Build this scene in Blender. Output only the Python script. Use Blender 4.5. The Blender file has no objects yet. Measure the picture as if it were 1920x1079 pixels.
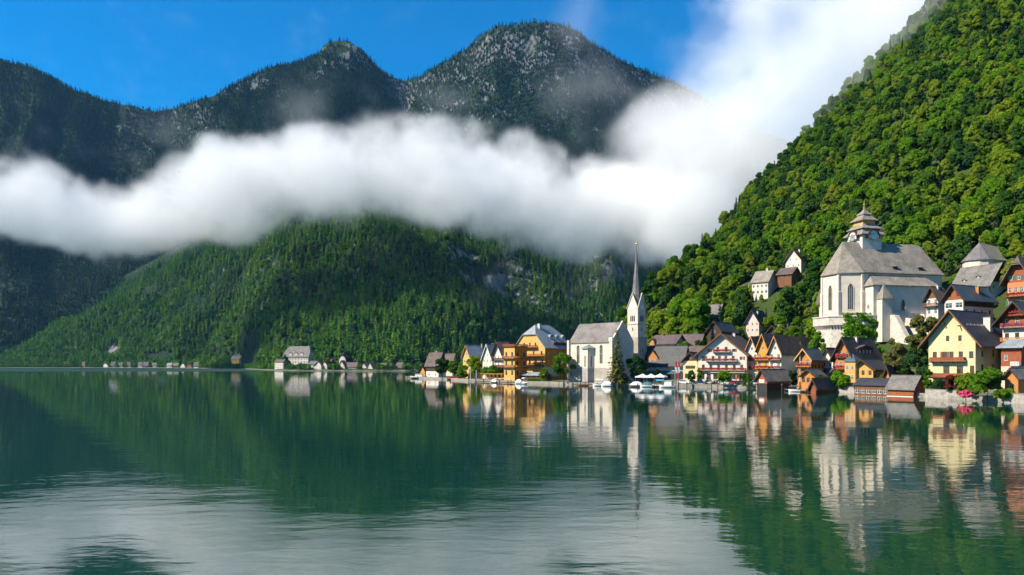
import bpy, bmesh, math, random
import numpy as np
from mathutils import Vector, Matrix

# ------------------------------------------------------------------ camera, sky, sun, exposure
SC = bpy.context.scene
COL = SC.collection
F, CX, HY, CH = 1400.0, 960.0, 684.0, 8.0          # focal length in photo pixels, centre column, horizon row, eye height

cam_d = bpy.data.cameras.new('camera')
cam = bpy.data.objects.new('camera', cam_d)
COL.objects.link(cam)
cam.location = (0, 0, CH)
cam.rotation_euler = (math.radians(90), 0, 0)
cam_d.sensor_width = 36
cam_d.lens = F / 1920 * 36
cam_d.shift_y = (HY - 539.5) / 1920
cam_d.clip_start = 1
cam_d.clip_end = 20000
SC.camera = cam

SUN_EL, SUN_AZ = 40.0, (-0.95, -0.30)              # elevation in degrees, horizontal direction towards the sun
world = bpy.data.worlds.new('World')
SC.world = world
world.use_nodes = True
wn = world.node_tree
bg = wn.nodes['Background']
sky = wn.nodes.new('ShaderNodeTexSky')
sky.sky_type = 'NISHITA'
sky.sun_disc = False
sky.sun_elevation = math.radians(SUN_EL)
sky.sun_rotation = math.atan2(SUN_AZ[0], SUN_AZ[1])
sky.air_density = 1.0
sky.dust_density = 0.15
sky.ozone_density = 3.0
sky.altitude = 600
hs = wn.nodes.new('ShaderNodeHueSaturation')
hs.inputs['Saturation'].default_value = 1.75
wn.links.new(sky.outputs[0], hs.inputs['Color'])
wn.links.new(hs.outputs[0], bg.inputs['Color'])
bg.inputs['Strength'].default_value = 0.10

sun_d = bpy.data.lights.new('sun', 'SUN')
sun_d.energy = 5.0
sun_d.angle = math.radians(0.5)
sun_d.color = (1.0, 0.90, 0.73)
sun = bpy.data.objects.new('sun', sun_d)
COL.objects.link(sun)
_a = Vector((SUN_AZ[0], SUN_AZ[1], 0)).normalized() * math.cos(math.radians(SUN_EL))
_s = Vector((_a.x, _a.y, math.sin(math.radians(SUN_EL))))
sun.rotation_euler = _s.to_track_quat('Z', 'Y').to_euler()

SC.view_settings.view_transform = 'Standard'
SC.view_settings.look = 'None'
SC.view_settings.exposure = 0.95
SC.view_settings.gamma = 1.0
SC.view_settings.use_curve_mapping = False
SC.render.engine = 'CYCLES'
cy = SC.cycles
cy.use_denoising = True
cy.max_bounces = 14
cy.diffuse_bounces = 3
cy.glossy_bounces = 3
cy.transmission_bounces = 3
cy.transparent_max_bounces = 128
cy.volume_bounces = 8
cy.volume_step_rate = 4.0
cy.volume_max_steps = 160
cy.use_adaptive_sampling = True
cy.adaptive_threshold = 0.03
cy.sample_clamp_indirect = 4.0
cy.caustics_reflective = False
cy.caustics_refractive = False

HAZE = 0.000018
rng = np.random.default_rng(7)
random.seed(7)

# ------------------------------------------------------------------ helpers
def P(px, y, D):
    """Measured photo point at depth D metres -> world point."""
    return Vector(((px - CX) / F * D, D, CH + (HY - y) / F * D))

def ZAT(y, D):
    return CH + (HY - y) / F * D

def vnoise(x, y, seed=0):
    xi = np.floor(x).astype(np.int64); yi = np.floor(y).astype(np.int64)
    xf = x - xi; yf = y - yi
    def h(a, b):
        n = (a * 374761393 + b * 668265263 + seed * 1442695041) & 0xFFFFFFFF
        n = ((n ^ (n >> 13)) * 1274126177) & 0xFFFFFFFF
        n = n ^ (n >> 16)
        return (n & 0xFFFF) / 65535.0
    u = xf * xf * (3 - 2 * xf); v = yf * yf * (3 - 2 * yf)
    return (h(xi, yi) * (1 - u) + h(xi + 1, yi) * u) * (1 - v) + (h(xi, yi + 1) * (1 - u) + h(xi + 1, yi + 1) * u) * v

def fbm(x, y, octv=4, seed=0):
    s = 0; a = 0.5; f = 1.0
    for i in range(octv):
        s = s + a * (vnoise(x * f, y * f, seed + i * 17) * 2 - 1); a *= 0.5; f *= 2.03
    return s

def ridged(x, y, octv=4, seed=0):
    s = 0; a = 0.5; f = 1.0
    for i in range(octv):
        s = s + a * (1 - np.abs(vnoise(x * f, y * f, seed + i * 31) * 2 - 1)); a *= 0.5; f *= 2.1
    return s

def smooth(a, b, x):
    t = np.clip((x - a) / (b - a), 0, 1)
    return t * t * (3 - 2 * t)

def tag(o, label=None, cat=None, group=None, kind=None):
    if label: o['label'] = label
    if cat: o['category'] = cat
    if group: o['group'] = group
    if kind: o['kind'] = kind
    return o

def link(name, me, mats, parent=None):
    o = bpy.data.objects.new(name, me)
    COL.objects.link(o)
    if mats is not None and len(me.materials) == 0:
        for m in (mats if isinstance(mats, (list, tuple)) else [mats]):
            me.materials.append(m)
    if parent is not None: o.parent = parent
    return o

def grid_mesh(name, X, Y, Z):
    n, m = X.shape
    co = np.stack([X, Y, Z], -1).reshape(-1, 3)
    i = np.arange(n * m).reshape(n, m)
    f = np.stack([i[:-1, :-1], i[1:, :-1], i[1:, 1:], i[:-1, 1:]], -1).reshape(-1, 4)
    me = bpy.data.meshes.new(name)
    me.from_pydata(co.tolist(), [], f.tolist())
    me.polygons.foreach_set('use_smooth', [True] * len(me.polygons))
    return me

# ------------------------------------------------------------------ materials
class NT:
    """Small wrapper for building node materials."""
    def __init__(s, name):
        s.m = bpy.data.materials.new(name); s.m.use_nodes = True
        s.t = s.m.node_tree; s.t.nodes.clear()
        s.out = s.n('ShaderNodeOutputMaterial')
    def n(s, typ, **kw):
        nd = s.t.nodes.new(typ)
        for k, v in kw.items():
            if k.startswith('i_'):
                nd.inputs[k[2:].replace('_', ' ')].default_value = v
            else: setattr(nd, k, v)
        return nd
    def l(s, a, b): s.t.links.new(a, b)
    def noise(s, scale, detail=4, rough=0.55, vec=None, dist=0.0):
        nd = s.n('ShaderNodeTexNoise'); nd.inputs['Scale'].default_value = scale
        nd.inputs['Detail'].default_value = detail; nd.inputs['Roughness'].default_value = rough
        nd.inputs['Distortion'].default_value = dist
        if vec is not None: s.l(vec, nd.inputs['Vector'])
        return nd
    def ramp(s, fac, stops, interp='LINEAR'):
        r = s.n('ShaderNodeValToRGB'); r.color_ramp.interpolation = interp
        e = r.color_ramp.elements
        while len(e) < len(stops): e.new(0.5)
        for q, (p, c) in zip(e, stops):
            q.position = p; q.color = (c[0], c[1], c[2], 1) if not np.isscalar(c) else (c, c, c, 1)
        s.l(fac, r.inputs[0]); return r.outputs[0]
    def mix(s, fac, a, b, blend='MIX'):
        nd = s.n('ShaderNodeMix', data_type='RGBA', blend_type=blend)
        for sock, v in ((nd.inputs[0], fac), (nd.inputs[6], a), (nd.inputs[7], b)):
            if hasattr(v, 'is_linked'): s.l(v, sock)
            elif np.isscalar(v): sock.default_value = v if sock.type == 'VALUE' else (v, v, v, 1)
            else: sock.default_value = (v[0], v[1], v[2], 1)
        return nd.outputs[2]
    def math(s, op, a, b=None, c=None, clamp=False):
        nd = s.n('ShaderNodeMath', operation=op, use_clamp=clamp)
        for k, v in enumerate((a, b, c)):
            if v is None: continue
            if hasattr(v, 'is_linked'): s.l(v, nd.inputs[k])
            else: nd.inputs[k].default_value = v
        return nd.outputs[0]
    def coord(s, which='Object', scale=(1, 1, 1), rot=(0, 0, 0)):
        tc = s.n('ShaderNodeTexCoord'); mp = s.n('ShaderNodeMapping')
        mp.inputs['Scale'].default_value = scale; mp.inputs['Rotation'].default_value = rot
        s.l(tc.outputs[which], mp.inputs[0]); return mp.outputs[0]
    def bump(s, h, strength=0.3, dist=0.1, normal=None):
        b = s.n('ShaderNodeBump'); b.inputs['Strength'].default_value = strength; b.inputs['Distance'].default_value = dist
        s.l(h, b.inputs['Height'])
        if normal is not None: s.l(normal, b.inputs['Normal'])
        return b.outputs[0]
    def bsdf(s, color, rough=0.8, normal=None, metallic=0.0, spec=0.3):
        b = s.n('ShaderNodeBsdfPrincipled')
        if hasattr(color, 'is_linked'): s.l(color, b.inputs['Base Color'])
        else: b.inputs['Base Color'].default_value = (*color, 1)
        if hasattr(rough, 'is_linked'): s.l(rough, b.inputs['Roughness'])
        else: b.inputs['Roughness'].default_value = rough
        b.inputs['Metallic'].default_value = metallic
        b.inputs['Specular IOR Level'].default_value = spec
        if normal is not None: s.l(normal, b.inputs['Normal'])
        s.l(b.outputs[0], s.out.inputs['Surface']); return b

def mat_leaf(name, cols, trans=0.35, varscale=0.25, sat=1.0):
    """Leaf material: hue differs per tree and per clump, some light comes through."""
    t = NT(name)
    oi = t.n('ShaderNodeObjectInfo')
    c = t.ramp(oi.outputs['Random'], [(i / (len(cols) - 1), k) for i, k in enumerate(cols)])
    nz = t.noise(varscale, 3, 0.6, t.coord('Object'))
    c2 = t.mix(t.ramp(nz.outputs[0], [(0.3, 0.0), (0.7, 1.0)]), t.mix(1.0, c, (0.72, 0.74, 0.72), 'MULTIPLY'), t.mix(1.0, c, (1.22, 1.18, 1.0), 'MULTIPLY'))
    d = t.n('ShaderNodeBsdfDiffuse'); tr = t.n('ShaderNodeBsdfTranslucent'); mx = t.n('ShaderNodeMixShader')
    t.l(c2, d.inputs[0]); t.l(t.mix(1.0, c2, (1.25, 1.35, 0.55), 'MULTIPLY'), tr.inputs[0])
    mx.inputs[0].default_value = trans
    t.l(d.outputs[0], mx.inputs[1]); t.l(tr.outputs[0], mx.inputs[2]); t.l(mx.outputs[0], t.out.inputs['Surface'])
    return t.m

M = {}
M['leaf'] = mat_leaf('leaf_broad', [(0.075, 0.17, 0.012), (0.125, 0.25, 0.014), (0.09, 0.20, 0.02), (0.18, 0.28, 0.016), (0.065, 0.15, 0.02), (0.21, 0.28, 0.02)], 0.45)
M['leaf_dark'] = mat_leaf('leaf_conifer', [(0.03, 0.075, 0.025), (0.045, 0.095, 0.025), (0.035, 0.08, 0.035), (0.06, 0.11, 0.025)], 0.25)
M['leaf_far'] = mat_leaf('leaf_far', [(0.05, 0.14, 0.05), (0.09, 0.215, 0.04), (0.065, 0.16, 0.06), (0.18, 0.29, 0.04)], 0.25, 0.05)

M['leaf_b2'] = mat_leaf('leaf_broad_deep', [(0.035, 0.09, 0.015), (0.05, 0.12, 0.02), (0.04, 0.10, 0.025), (0.07, 0.13, 0.02)], 0.35)
M['leaf_b3'] = mat_leaf('leaf_broad_yellow', [(0.15, 0.23, 0.018), (0.20, 0.26, 0.02), (0.13, 0.21, 0.02), (0.22, 0.25, 0.03)], 0.42)
M['leaf_far_dark'] = mat_leaf('leaf_far_dark', [(0.018, 0.055, 0.03), (0.03, 0.075, 0.03), (0.022, 0.06, 0.038), (0.045, 0.09, 0.03)], 0.2, 0.05)  # spruce tone, darkened and blued: cloud shade and haze put into the colour
def mat_bark():
    t = NT('bark'); v = t.coord('Object', (4, 4, 0.8))
    n = t.noise(2.0, 5, 0.6, v)
    t.bsdf(t.ramp(n.outputs[0], [(0.3, (0.035, 0.026, 0.02)), (0.7, (0.10, 0.08, 0.06))]), 0.9, t.bump(n.outputs[0], 0.6, 0.1)); return t.m
M['bark'] = mat_bark()

def mat_ground(name, rock_lo, rock_hi, green, dirt, rs=0.02):
    """Hillside: forest floor with pale limestone where it is steep or where patches of rock break through."""
    t = NT(name); v = t.coord('Object')
    geo = t.n('ShaderNodeNewGeometry'); sx = t.n('ShaderNodeSeparateXYZ'); t.l(geo.outputs['True Normal'], sx.inputs[0])
    att = t.n('ShaderNodeAttribute'); att.attribute_name = 'rock'
    n1 = t.noise(rs, 8, 0.65, v); n2 = t.noise(rs * 6, 6, 0.6, t.coord('Object', (1, 1, 0.35)))
    n3 = t.noise(rs * 25, 4, 0.6, v)
    rock = t.ramp(n2.outputs[0], [(0.25, rock_lo), (0.75, rock_hi)])
    rock = t.mix(t.ramp(n3.outputs[0], [(0.3, 0.0), (0.75, 0.6)]), rock, t.mix(1.0, rock, (0.5, 0.5, 0.5), 'MULTIPLY'))
    soil = t.mix(n3.outputs[0], green, dirt)
    f = t.math('ADD', att.outputs['Fac'], t.math('MULTIPLY', t.math('SUBTRACT', n1.outputs[0], 0.5), 1.6))
    f = t.math('ADD', f, t.math('MULTIPLY', t.math('SUBTRACT', n2.outputs[0], 0.5), 1.1))
    f = t.ramp(f, [(0.44, 0.0), (0.60, 1.0)])
    hb = t.math('ADD', t.math('MULTIPLY', n2.outputs[0], 1.0), t.math('MULTIPLY', n3.outputs[0], 0.35))
    t.bsdf(t.mix(f, soil, rock), 0.95, t.bump(hb, 0.9, 0.35 / rs * 0.5), spec=0.1)
    return t.m
M['hill'] = mat_ground('hillside_ground', (0.16, 0.13, 0.09), (0.42, 0.36, 0.27), (0.035, 0.07, 0.014), (0.07, 0.085, 0.025), 0.05)
M['mount'] = mat_ground('mountain_ground', (0.08, 0.087, 0.095), (0.27, 0.275, 0.28), (0.014, 0.036, 0.018), (0.022, 0.04, 0.018), 0.012)

def mat_water():
    t = NT('lake_water')
    v = t.coord('Object', (0.48, 1.0, 1.0), (0, 0, math.radians(12)))
    big = t.noise(0.9, 3, 0.5, v, 0.3)
    med = t.noise(0.16, 2, 0.5, v, 0.2)
    fine = t.noise(3.2, 2, 0.5, v, 0.2)
    patch = t.noise(0.018, 2, 0.5, t.coord('Object', (0.5, 1, 1)))
    geo = t.n('ShaderNodeNewGeometry'); sp = t.n('ShaderNodeSeparateXYZ'); t.l(geo.outputs['Position'], sp.inputs[0])
    amp = t.ramp(patch.outputs[0], [(0.35, 0.45), (0.65, 1.0)])
    h = t.math('ADD', t.math('MULTIPLY', big.outputs[0], 0.022), t.math('MULTIPLY', med.outputs[0], 0.06))
    h = t.math('ADD', h, t.math('MULTIPLY', fine.outputs[0], 0.0035))
    h = t.math('MULTIPLY', t.math('MULTIPLY', h, amp), t.ramp(t.math('DIVIDE', sp.outputs[1], 250.0), [(0.12, 1.0), (0.6, 0.42)]))
    bw = t.bump(h, 1.0, 1.0)
    # breeze band far out on the left: ruffled water
    far = t.math('MULTIPLY', t.ramp(t.math('DIVIDE', sp.outputs[1], 2000.0), [(0.40, 0.0), (0.46, 1.0)]), 1.0)
    rough = t.math('ADD', 0.015, t.math('MULTIPLY', far, 0.34))
    b = t.bsdf((0.004, 0.036, 0.023), rough, bw, spec=0.5)
    b.inputs['IOR'].default_value = 1.75
    return t.m
M['water'] = mat_water()

# ------------------------------------------------------------------ terrain
class Hill:
    """A slope that rises from a foot line to a ridge line; both are given by bearing (photo column)."""
    def __init__(s, foot, ridge, prof, amp, nscale, seed, z0=1.0, back=0.6, rid=1.0):
        s.f = np.array(foot, float); s.r = np.array(ridge, float)
        s.prof = prof; s.amp = amp; s.ns = nscale; s.seed = seed; s.z0 = z0; s.back = back; s.rid = rid
    def foot(s, px): return np.interp(px, s.f[:, 0], s.f[:, 1])
    def footz(s, px): return np.interp(px, s.f[:, 0], s.f[:, 2]) if s.f.shape[1] > 2 else s.z0 + 0 * px
    def ridge(s, px):
        D = np.interp(px, s.r[:, 0], s.r[:, 2]); y = np.interp(px, s.r[:, 0], s.r[:, 1])
        return D, CH + (HY - y) / F * D
    def z(s, px, t):
        """Height and depth at parameter t (0 foot, 1 ridge, above 1 falls away behind)."""
        D0 = s.foot(px); D1, Z1 = s.ridge(px); z0 = s.footz(px)
        D = D0 + (D1 - D0) * t
        tt = np.clip(t, 0, 1)
        p = np.interp(tt, s.prof[0], s.prof[1])
        z = z0 + (Z1 - z0) * p
        z = z - np.clip(t - 1, 0, None) * (D1 - D0) * s.back
        x = (px - CX) / F * D
        w = np.sin(np.pi * np.clip(tt, 0, 1)) ** 0.6 * smooth(0.02, 0.16, tt)
        n = fbm(x / s.ns, D / s.ns, 5, s.seed) + s.rid * (ridged(x / s.ns * 0.8, D / s.ns * 0.5, 4, s.seed + 5) - 0.62)
        return x, D, z + n * s.amp * w * np.clip((Z1 - z0) / 420.0, 0.06, 1.0)
    def mesh(s, name, px0, px1, nx, nt, tmax=1.25):
        px = np.linspace(px0, px1, nx)[:, None] + np.zeros((1, nt)); t = np.linspace(0, tmax, nt)[None, :] + np.zeros((nx, 1))
        x, D, z = s.z(px, t)
        me = grid_mesh(name, x, D, z)
        return me, px, t, x, D, z

def add_rock(me, vals):
    a = me.attributes.new('rock', 'FLOAT', 'POINT'); a.data.foreach_set('value', np.ascontiguousarray(vals, dtype=np.float32).ravel())

# shore of the near village: bearing, depth
SHORE = np.array([(2500, 118), (2200, 132), (1920, 153), (1800, 168), (1740, 180), (1660, 197), (1600, 209), (1560, 219), (1520, 228), (1440, 246), (1320, 262), (1200, 273), (1060, 295),
                  (1000, 311), (960, 320), (880, 354), (830, 400), (760, 430)][::-1], float)
def shoreD(px): return np.interp(px, SHORE[:, 0], SHORE[:, 1])

RIGHT = Hill(foot=[(1150, 330, 6), (1200, 335, 7), (1320, 310, 7), (1440, 285, 8), (1560, 250, 10), (1660, 232, 9), (1740, 215, 6), (1920, 190, 4), (2200, 170, 4), (2600, 160, 4)],
             ridge=[(1150, 640, 430), (1190, 597, 440), (1215, 560, 450), (1250, 520, 480), (1300, 490, 540), (1330, 466, 590), (1370, 420, 640), (1400, 372, 680), (1440, 338, 710),
                    (1480, 296, 740), (1520, 252, 770), (1560, 208, 790), (1600, 166, 810), (1650, 110, 830), (1700, 58, 850), (1750, 12, 865), (1800, -50, 880), (1920, -190, 920), (2200, -420, 950), (2600, -600, 950)],
             prof=([0, 0.25, 0.6, 1], [0, 0.2, 0.57, 1]), amp=16, nscale=90, seed=3, back=0.5)
MID = Hill(foot=[(-500, 2300), (0, 2000), (150, 1850), (300, 1700), (420, 1440), (450, 1390), (490, 1100), (520, 965), (600, 930), (680, 905), (760, 905), (850, 1020), (950, 1160), (1050, 1290), (1150, 1400), (1300, 1550), (1500, 1700)],
           ridge=[(-500, 690, 2700), (-100, 650, 2600), (0, 618, 2600), (100, 576, 2550), (200, 535, 2500), (290, 486, 2450), (340, 460, 2400), (430, 428, 2300), (500, 405, 2200), (560, 360, 2150),
                  (700, 330, 2100), (900, 330, 2100), (1050, 350, 2100), (1150, 400, 2150), (1220, 470, 2200), (1300, 520, 2200), (1500, 600, 2200)],
           prof=([0, 0.06, 0.3, 0.65, 1], [0, 0.015, 0.27, 0.66, 1]), amp=165, nscale=300, seed=11, back=0.15)
LEFT = Hill(foot=[(-700, 2250), (0, 2150), (300, 2300), (600, 2400)],
            ridge=[(-700, 330, 2750), (0, 340, 2750), (150, 350, 2800), (300, 370, 2850), (600, 380, 2900)],
            prof=([0, 0.3, 1], [0, 0.3, 1]), amp=70, nscale=400, seed=23, back=0.1)
TOP = Hill(foot=[(-700, 2650), (0, 2650), (300, 2650), (400, 2500), (800, 2450), (1300, 2500), (1700, 2700)],
           ridge=[(-700, 40, 3100), (-300, 90, 3100), (0, 112, 3100), (60, 130, 3100), (100, 158, 3100), (200, 190, 3100), (290, 209, 3120), (320, 205, 3140), (400, 180, 3100), (440, 158, 3150), (500, 128, 3200), (560, 118, 3250), (595, 104, 3250),
                  (610, 84, 3250), (630, 77, 3250), (655, 78, 3250), (680, 96, 3250), (700, 118, 3250), (720, 140, 3250), (760, 152, 3250), (790, 142, 3200), (830, 118, 3150), (870, 95, 3100), (900, 68, 3080), (930, 48, 3060), (960, 48, 3050), (1000, 41, 3050), (1050, 46, 3050),
                  (1085, 60, 3050), (1110, 82, 3060), (1160, 112, 3080), (1220, 138, 3100), (1270, 156, 3100), (1320, 185, 3120), (1400, 240, 3150), (1700, 330, 3200)],
           prof=([0, 0.3, 0.7, 1], [0, 0.25, 0.62, 1]), amp=200, nscale=380, seed=31, z0=330, back=0.8, rid=1.5)

def build_hill(h, name, px0, px1, nx, nt, tmax, mat, rockf, steep=0.0):
    me, px, t, x, D, z = h.mesh(name, px0, px1, nx, nt, tmax)
    rk = rockf(px, t, x, D, z)
    if steep:                                       # bare rock where the ground is steep
        no = np.empty(len(me.vertices) * 3, np.float32); me.vertex_normals.foreach_get('vector', no)
        nz_ = np.abs(no.reshape(-1, 3)[:, 2]).reshape(x.shape); rk = rk + steep * smooth(0.62, 0.38, nz_) - 0.12 * smooth(0.62, 0.85, nz_)
    add_rock(me, rk)
    o = link(name, me, mat); tag(o, kind='structure'); return o

def rock_right(px, t, x, D, z):
    r = 0.15 + 0 * px
    for (a, y, ra, ry, s) in ((1268, 575, 26, 18, 0.8), (1240, 610, 22, 12, 0.6), (1400, 545, 26, 16, 0.6)):
        yy = HY - (z - CH) / D * F
        r = r + s * np.exp(-((px - a) / ra) ** 2 - ((yy - y) / ry) ** 2)
    return r
def rock_mid(px, t, x, D, z):
    yy = HY - (z - CH) / D * F
    r = 0.10 + 0 * px
    for (a, y, ra, ry, s) in ((860, 475, 60, 25, 0.4), (960, 520, 90, 22, 0.4), (1060, 575, 110, 45, 0.4), (1120, 500, 60, 60, 0.35), (900, 560, 60, 60, 0.2), (213, 660, 14, 10, 0.6), (300, 670, 26, 8, 0.3)):
        r = r + s * np.exp(-((px - a) / ra) ** 2 - ((yy - y) / ry) ** 2)
    return r
def rock_left(px, t, x, D, z): return 0.1 + 0 * px
def rock_top(px, t, x, D, z):
    r = 0.07 + 0.12 * smooth(0.72, 1.0, t)
    yy = HY - (z - CH) / D * F
    for (a, y, ra, ry, s) in ((640, 90, 40, 30, 0.3), (470, 155, 70, 25, 0.2), (985, 95, 45, 50, 0.16), (1100, 150, 70, 60, 0.16), (745, 150, 30, 14, 0.3)):
        r = r + s * np.exp(-((px - a) / ra) ** 2 - ((yy - y) / ry) ** 2)
    return r - 0.25 * smooth(300, 100, px)

build_hill(RIGHT, 'hillside', 1150, 2500, 340, 120, 1.3, M['hill'], rock_right)
build_hill(MID, 'wooded_hill', -450, 1480, 560, 130, 1.15, M['mount'], rock_mid, .22)
build_hill(LEFT, 'far_slope', -600, 560, 160, 60, 1.15, M['mount'], rock_left)
build_hill(TOP, 'mountain', -600, 1650, 900, 150, 1.12, M['mount'], rock_top, .24)

# lake: one sheet out to the horizon
me = bpy.data.meshes.new('lake')
S_ = 4100.0
me.from_pydata([(-S_, -2000, 0), (S_, -2000, 0), (S_, S_, 0), (-S_, S_, 0)], [], [(0, 1, 2, 3)])
tag(link('lake', me, M['water']), kind='structure')
# ------------------------------------------------------------------ more materials
def mat_plaster(name, col, var=0.16, dirt=0.4):
    t = NT(name); v = t.coord('Object')
    n1 = t.noise(0.35, 5, 0.6, v); n2 = t.noise(6.0, 4, 0.6, v); n3 = t.noise(1.2, 4, 0.7, t.coord('Object', (1, 1, 0.18)))
    c = t.mix(t.ramp(n1.outputs[0], [(0.3, 0.0), (0.7, 1.0)]), tuple(k * (1 - var) for k in col), tuple(min(0.9, k * (1 + var * 0.5)) for k in col))
    c = t.mix(t.ramp(n3.outputs[0], [(0.5, 0.0), (0.85, dirt)]), c, tuple(k * 0.55 for k in col))
    t.bsdf(c, 0.9, t.bump(n2.outputs[0], 0.25, 0.03), spec=0.15); return t.m

def mat_wood(name, lo, hi, sc=(5.0, 5.0, 0.5)):
    t = NT(name); v = t.coord('Object', sc)
    n = t.noise(1.3, 6, 0.65, v); g = t.noise(0.5, 3, 0.5, t.coord('Object'))
    w = t.n('ShaderNodeTexWave'); w.wave_type = 'BANDS'; w.bands_direction = 'X'; w.inputs['Scale'].default_value = 1.6; w.inputs['Distortion'].default_value = 0.6
    t.l(t.coord('Object', (1, 1, 0.05)), w.inputs['Vector'])
    c = t.mix(t.ramp(n.outputs[0], [(0.3, 0.0), (0.72, 1.0)]), lo, hi)
    c = t.mix(t.ramp(w.outputs[0], [(0.0, 0.45), (0.18, 0.0)]), c, tuple(k * 0.35 for k in lo))
    c = t.mix(t.ramp(g.outputs[0], [(0.4, 0.0), (0.75, 0.35)]), c, tuple(k * 0.6 for k in lo))
    t.bsdf(c, 0.75, t.bump(n.outputs[0], 0.4, 0.03), spec=0.25); return t.m

def mat_roof(name, lo, hi, rough=0.8, rows=1.5, moss=0.0, bumpy=0.5):
    """Small overlapping shingles or tiles (too small to tell apart from here): rows, blocks, weathering."""
    t = NT(name); v = t.coord('Object')
    br = t.n('ShaderNodeTexBrick'); br.inputs['Scale'].default_value = rows
    br.inputs['Mortar Size'].default_value = 0.03; br.inputs['Color1'].default_value = (*lo, 1); br.inputs['Color2'].default_value = (*hi, 1)
    br.inputs['Mortar'].default_value = (*[k * 0.45 for k in lo], 1); br.inputs['Bias'].default_value = 0.0
    sp = t.n('ShaderNodeSeparateXYZ'); t.l(v, sp.inputs[0])
    cm = t.n('ShaderNodeCombineXYZ'); t.l(t.math('ADD', sp.outputs[0], sp.outputs[1]), cm.inputs[0]); t.l(t.math('MULTIPLY', sp.outputs[2], 1.5), cm.inputs[1])
    t.l(cm.outputs[0], br.inputs['Vector'])
    n1 = t.noise(0.3, 6, 0.65, v); n2 = t.noise(2.2, 4, 0.6, v)
    c = t.mix(t.ramp(n1.outputs[0], [(0.35, 0.0), (0.7, 0.6)]), br.outputs[0], tuple(k * 1.5 for k in hi))
    c = t.mix(t.ramp(n2.outputs[0], [(0.40, 0.0), (0.75, 0.7)]), c, tuple(k * 0.45 for k in lo))
    if moss: c = t.mix(t.ramp(n1.outputs[0], [(0.40, 0.0), (0.62, moss)]), c, (0.16, 0.15, 0.035))
    t.bsdf(c, rough, t.bump(br.outputs[1], -bumpy, 0.06), spec=0.3); return t.m

def mat_stone(name, lo, hi, sc=0.9):
    t = NT(name); v = t.coord('Object')
    vo = t.n('ShaderNodeTexVoronoi'); vo.feature = 'DISTANCE_TO_EDGE'; vo.inputs['Scale'].default_value = sc; t.l(t.coord('Object', (1, 1, 1.6)), vo.inputs['Vector'])
    n = t.noise(0.5, 6, 0.65, v); n2 = t.noise(5, 3, 0.5, v)
    c = t.ramp(n.outputs[0], [(0.25, lo), (0.7, hi)])
    c = t.mix(t.ramp(vo.outputs[0], [(0.0, 0.55), (0.06, 0.0)]), c, tuple(k * 0.5 for k in lo))
    c = t.mix(t.ramp(n2.outputs[0], [(0.4, 0.0), (0.8, 0.4)]), c, tuple(k * 0.7 for k in lo))
    t.bsdf(c, 0.9, t.bump(n2.outputs[0], 0.5, 0.05), spec=0.15); return t.m

def mat_plain(name, col, rough=0.6, metal=0.0, spec=0.4, var=0.15):
    t = NT(name); n = t.noise(1.5, 4, 0.6, t.coord('Object'))
    t.bsdf(t.mix(n.outputs[0], tuple(k * (1 - var) for k in col), tuple(min(1, k * (1 + var)) for k in col)), rough, None, metal, spec); return t.m

PL = lambda n, c, **k: M.setdefault(n, mat_plaster(n, c, **k))
PL('white', (0.581, 0.523, 0.447)); PL('cream', (0.552, 0.440, 0.307)); PL('yellow', (0.58, 0.335, 0.10)); PL('pale_yellow', (0.58, 0.485, 0.27))
PL('orange', (0.562, 0.185, 0.019)); PL('gold', (0.562, 0.254, 0.042)); PL('pink', (0.602, 0.460, 0.401)); PL('beige', (0.522, 0.430, 0.336)); PL('salmon', (0.602, 0.195, 0.084))
PL('church_white', (0.58, 0.505, 0.415), var=0.15, dirt=0.3); PL('grey_plaster', (0.422, 0.391, 0.354)); PL('tower_stone', (0.552, 0.478, 0.410), var=0.2, dirt=0.5)
WD = lambda n, a, b: M.setdefault(n, mat_wood(n, a, b))
WD('wood_dark', (0.035, 0.02, 0.013), (0.09, 0.05, 0.03)); WD('wood_brown', (0.12, 0.05, 0.022), (0.24, 0.105, 0.045)); WD('wood_red', (0.20, 0.05, 0.02), (0.36, 0.11, 0.045))
WD('wood_orange', (0.36, 0.13, 0.03), (0.58, 0.25, 0.07)); WD('wood_gold', (0.50, 0.24, 0.06), (0.68, 0.36, 0.10)); WD('wood_grey', (0.20, 0.18, 0.16), (0.40, 0.36, 0.32)); WD('wood_pale', (0.42, 0.34, 0.26), (0.60, 0.52, 0.42))
RF = lambda n, a, b, **k: M.setdefault(n, mat_roof(n, a, b, **k))
RF('roof_slate', (0.025, 0.026, 0.032), (0.055, 0.057, 0.065), rough=0.6); RF('roof_blue', (0.040, 0.057, 0.075), (0.075, 0.10, 0.125), rough=0.5)
RF('roof_grey', (0.106, 0.097, 0.088), (0.20, 0.185, 0.17)); RF('roof_brown', (0.066, 0.048, 0.041), (0.14, 0.105, 0.09)); RF('roof_purple', (0.075, 0.053, 0.057), (0.14, 0.10, 0.105))
RF('roof_shingle', (0.158, 0.136, 0.110), (0.28, 0.245, 0.20)); RF('roof_moss', (0.211, 0.189, 0.158), (0.36, 0.32, 0.26), moss=0.45); RF('roof_metal', (0.194, 0.220, 0.229), (0.32, 0.35, 0.36), rough=0.4)
RF('roof_teal', (0.141, 0.185, 0.194), (0.25, 0.31, 0.32), rough=0.5); RF('spire', (0.097, 0.088, 0.088), (0.19, 0.175, 0.17), rough=0.6)
M['stone'] = mat_stone('stone', (0.24, 0.21, 0.18), (0.46, 0.41, 0.36)); M['quay'] = mat_stone('quay_stone', (0.17, 0.155, 0.13), (0.36, 0.33, 0.28), 0.7)
M['bastion'] = mat_stone('bastion_plaster', (0.42, 0.37, 0.31), (0.58, 0.53, 0.46), 0.35)
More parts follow.
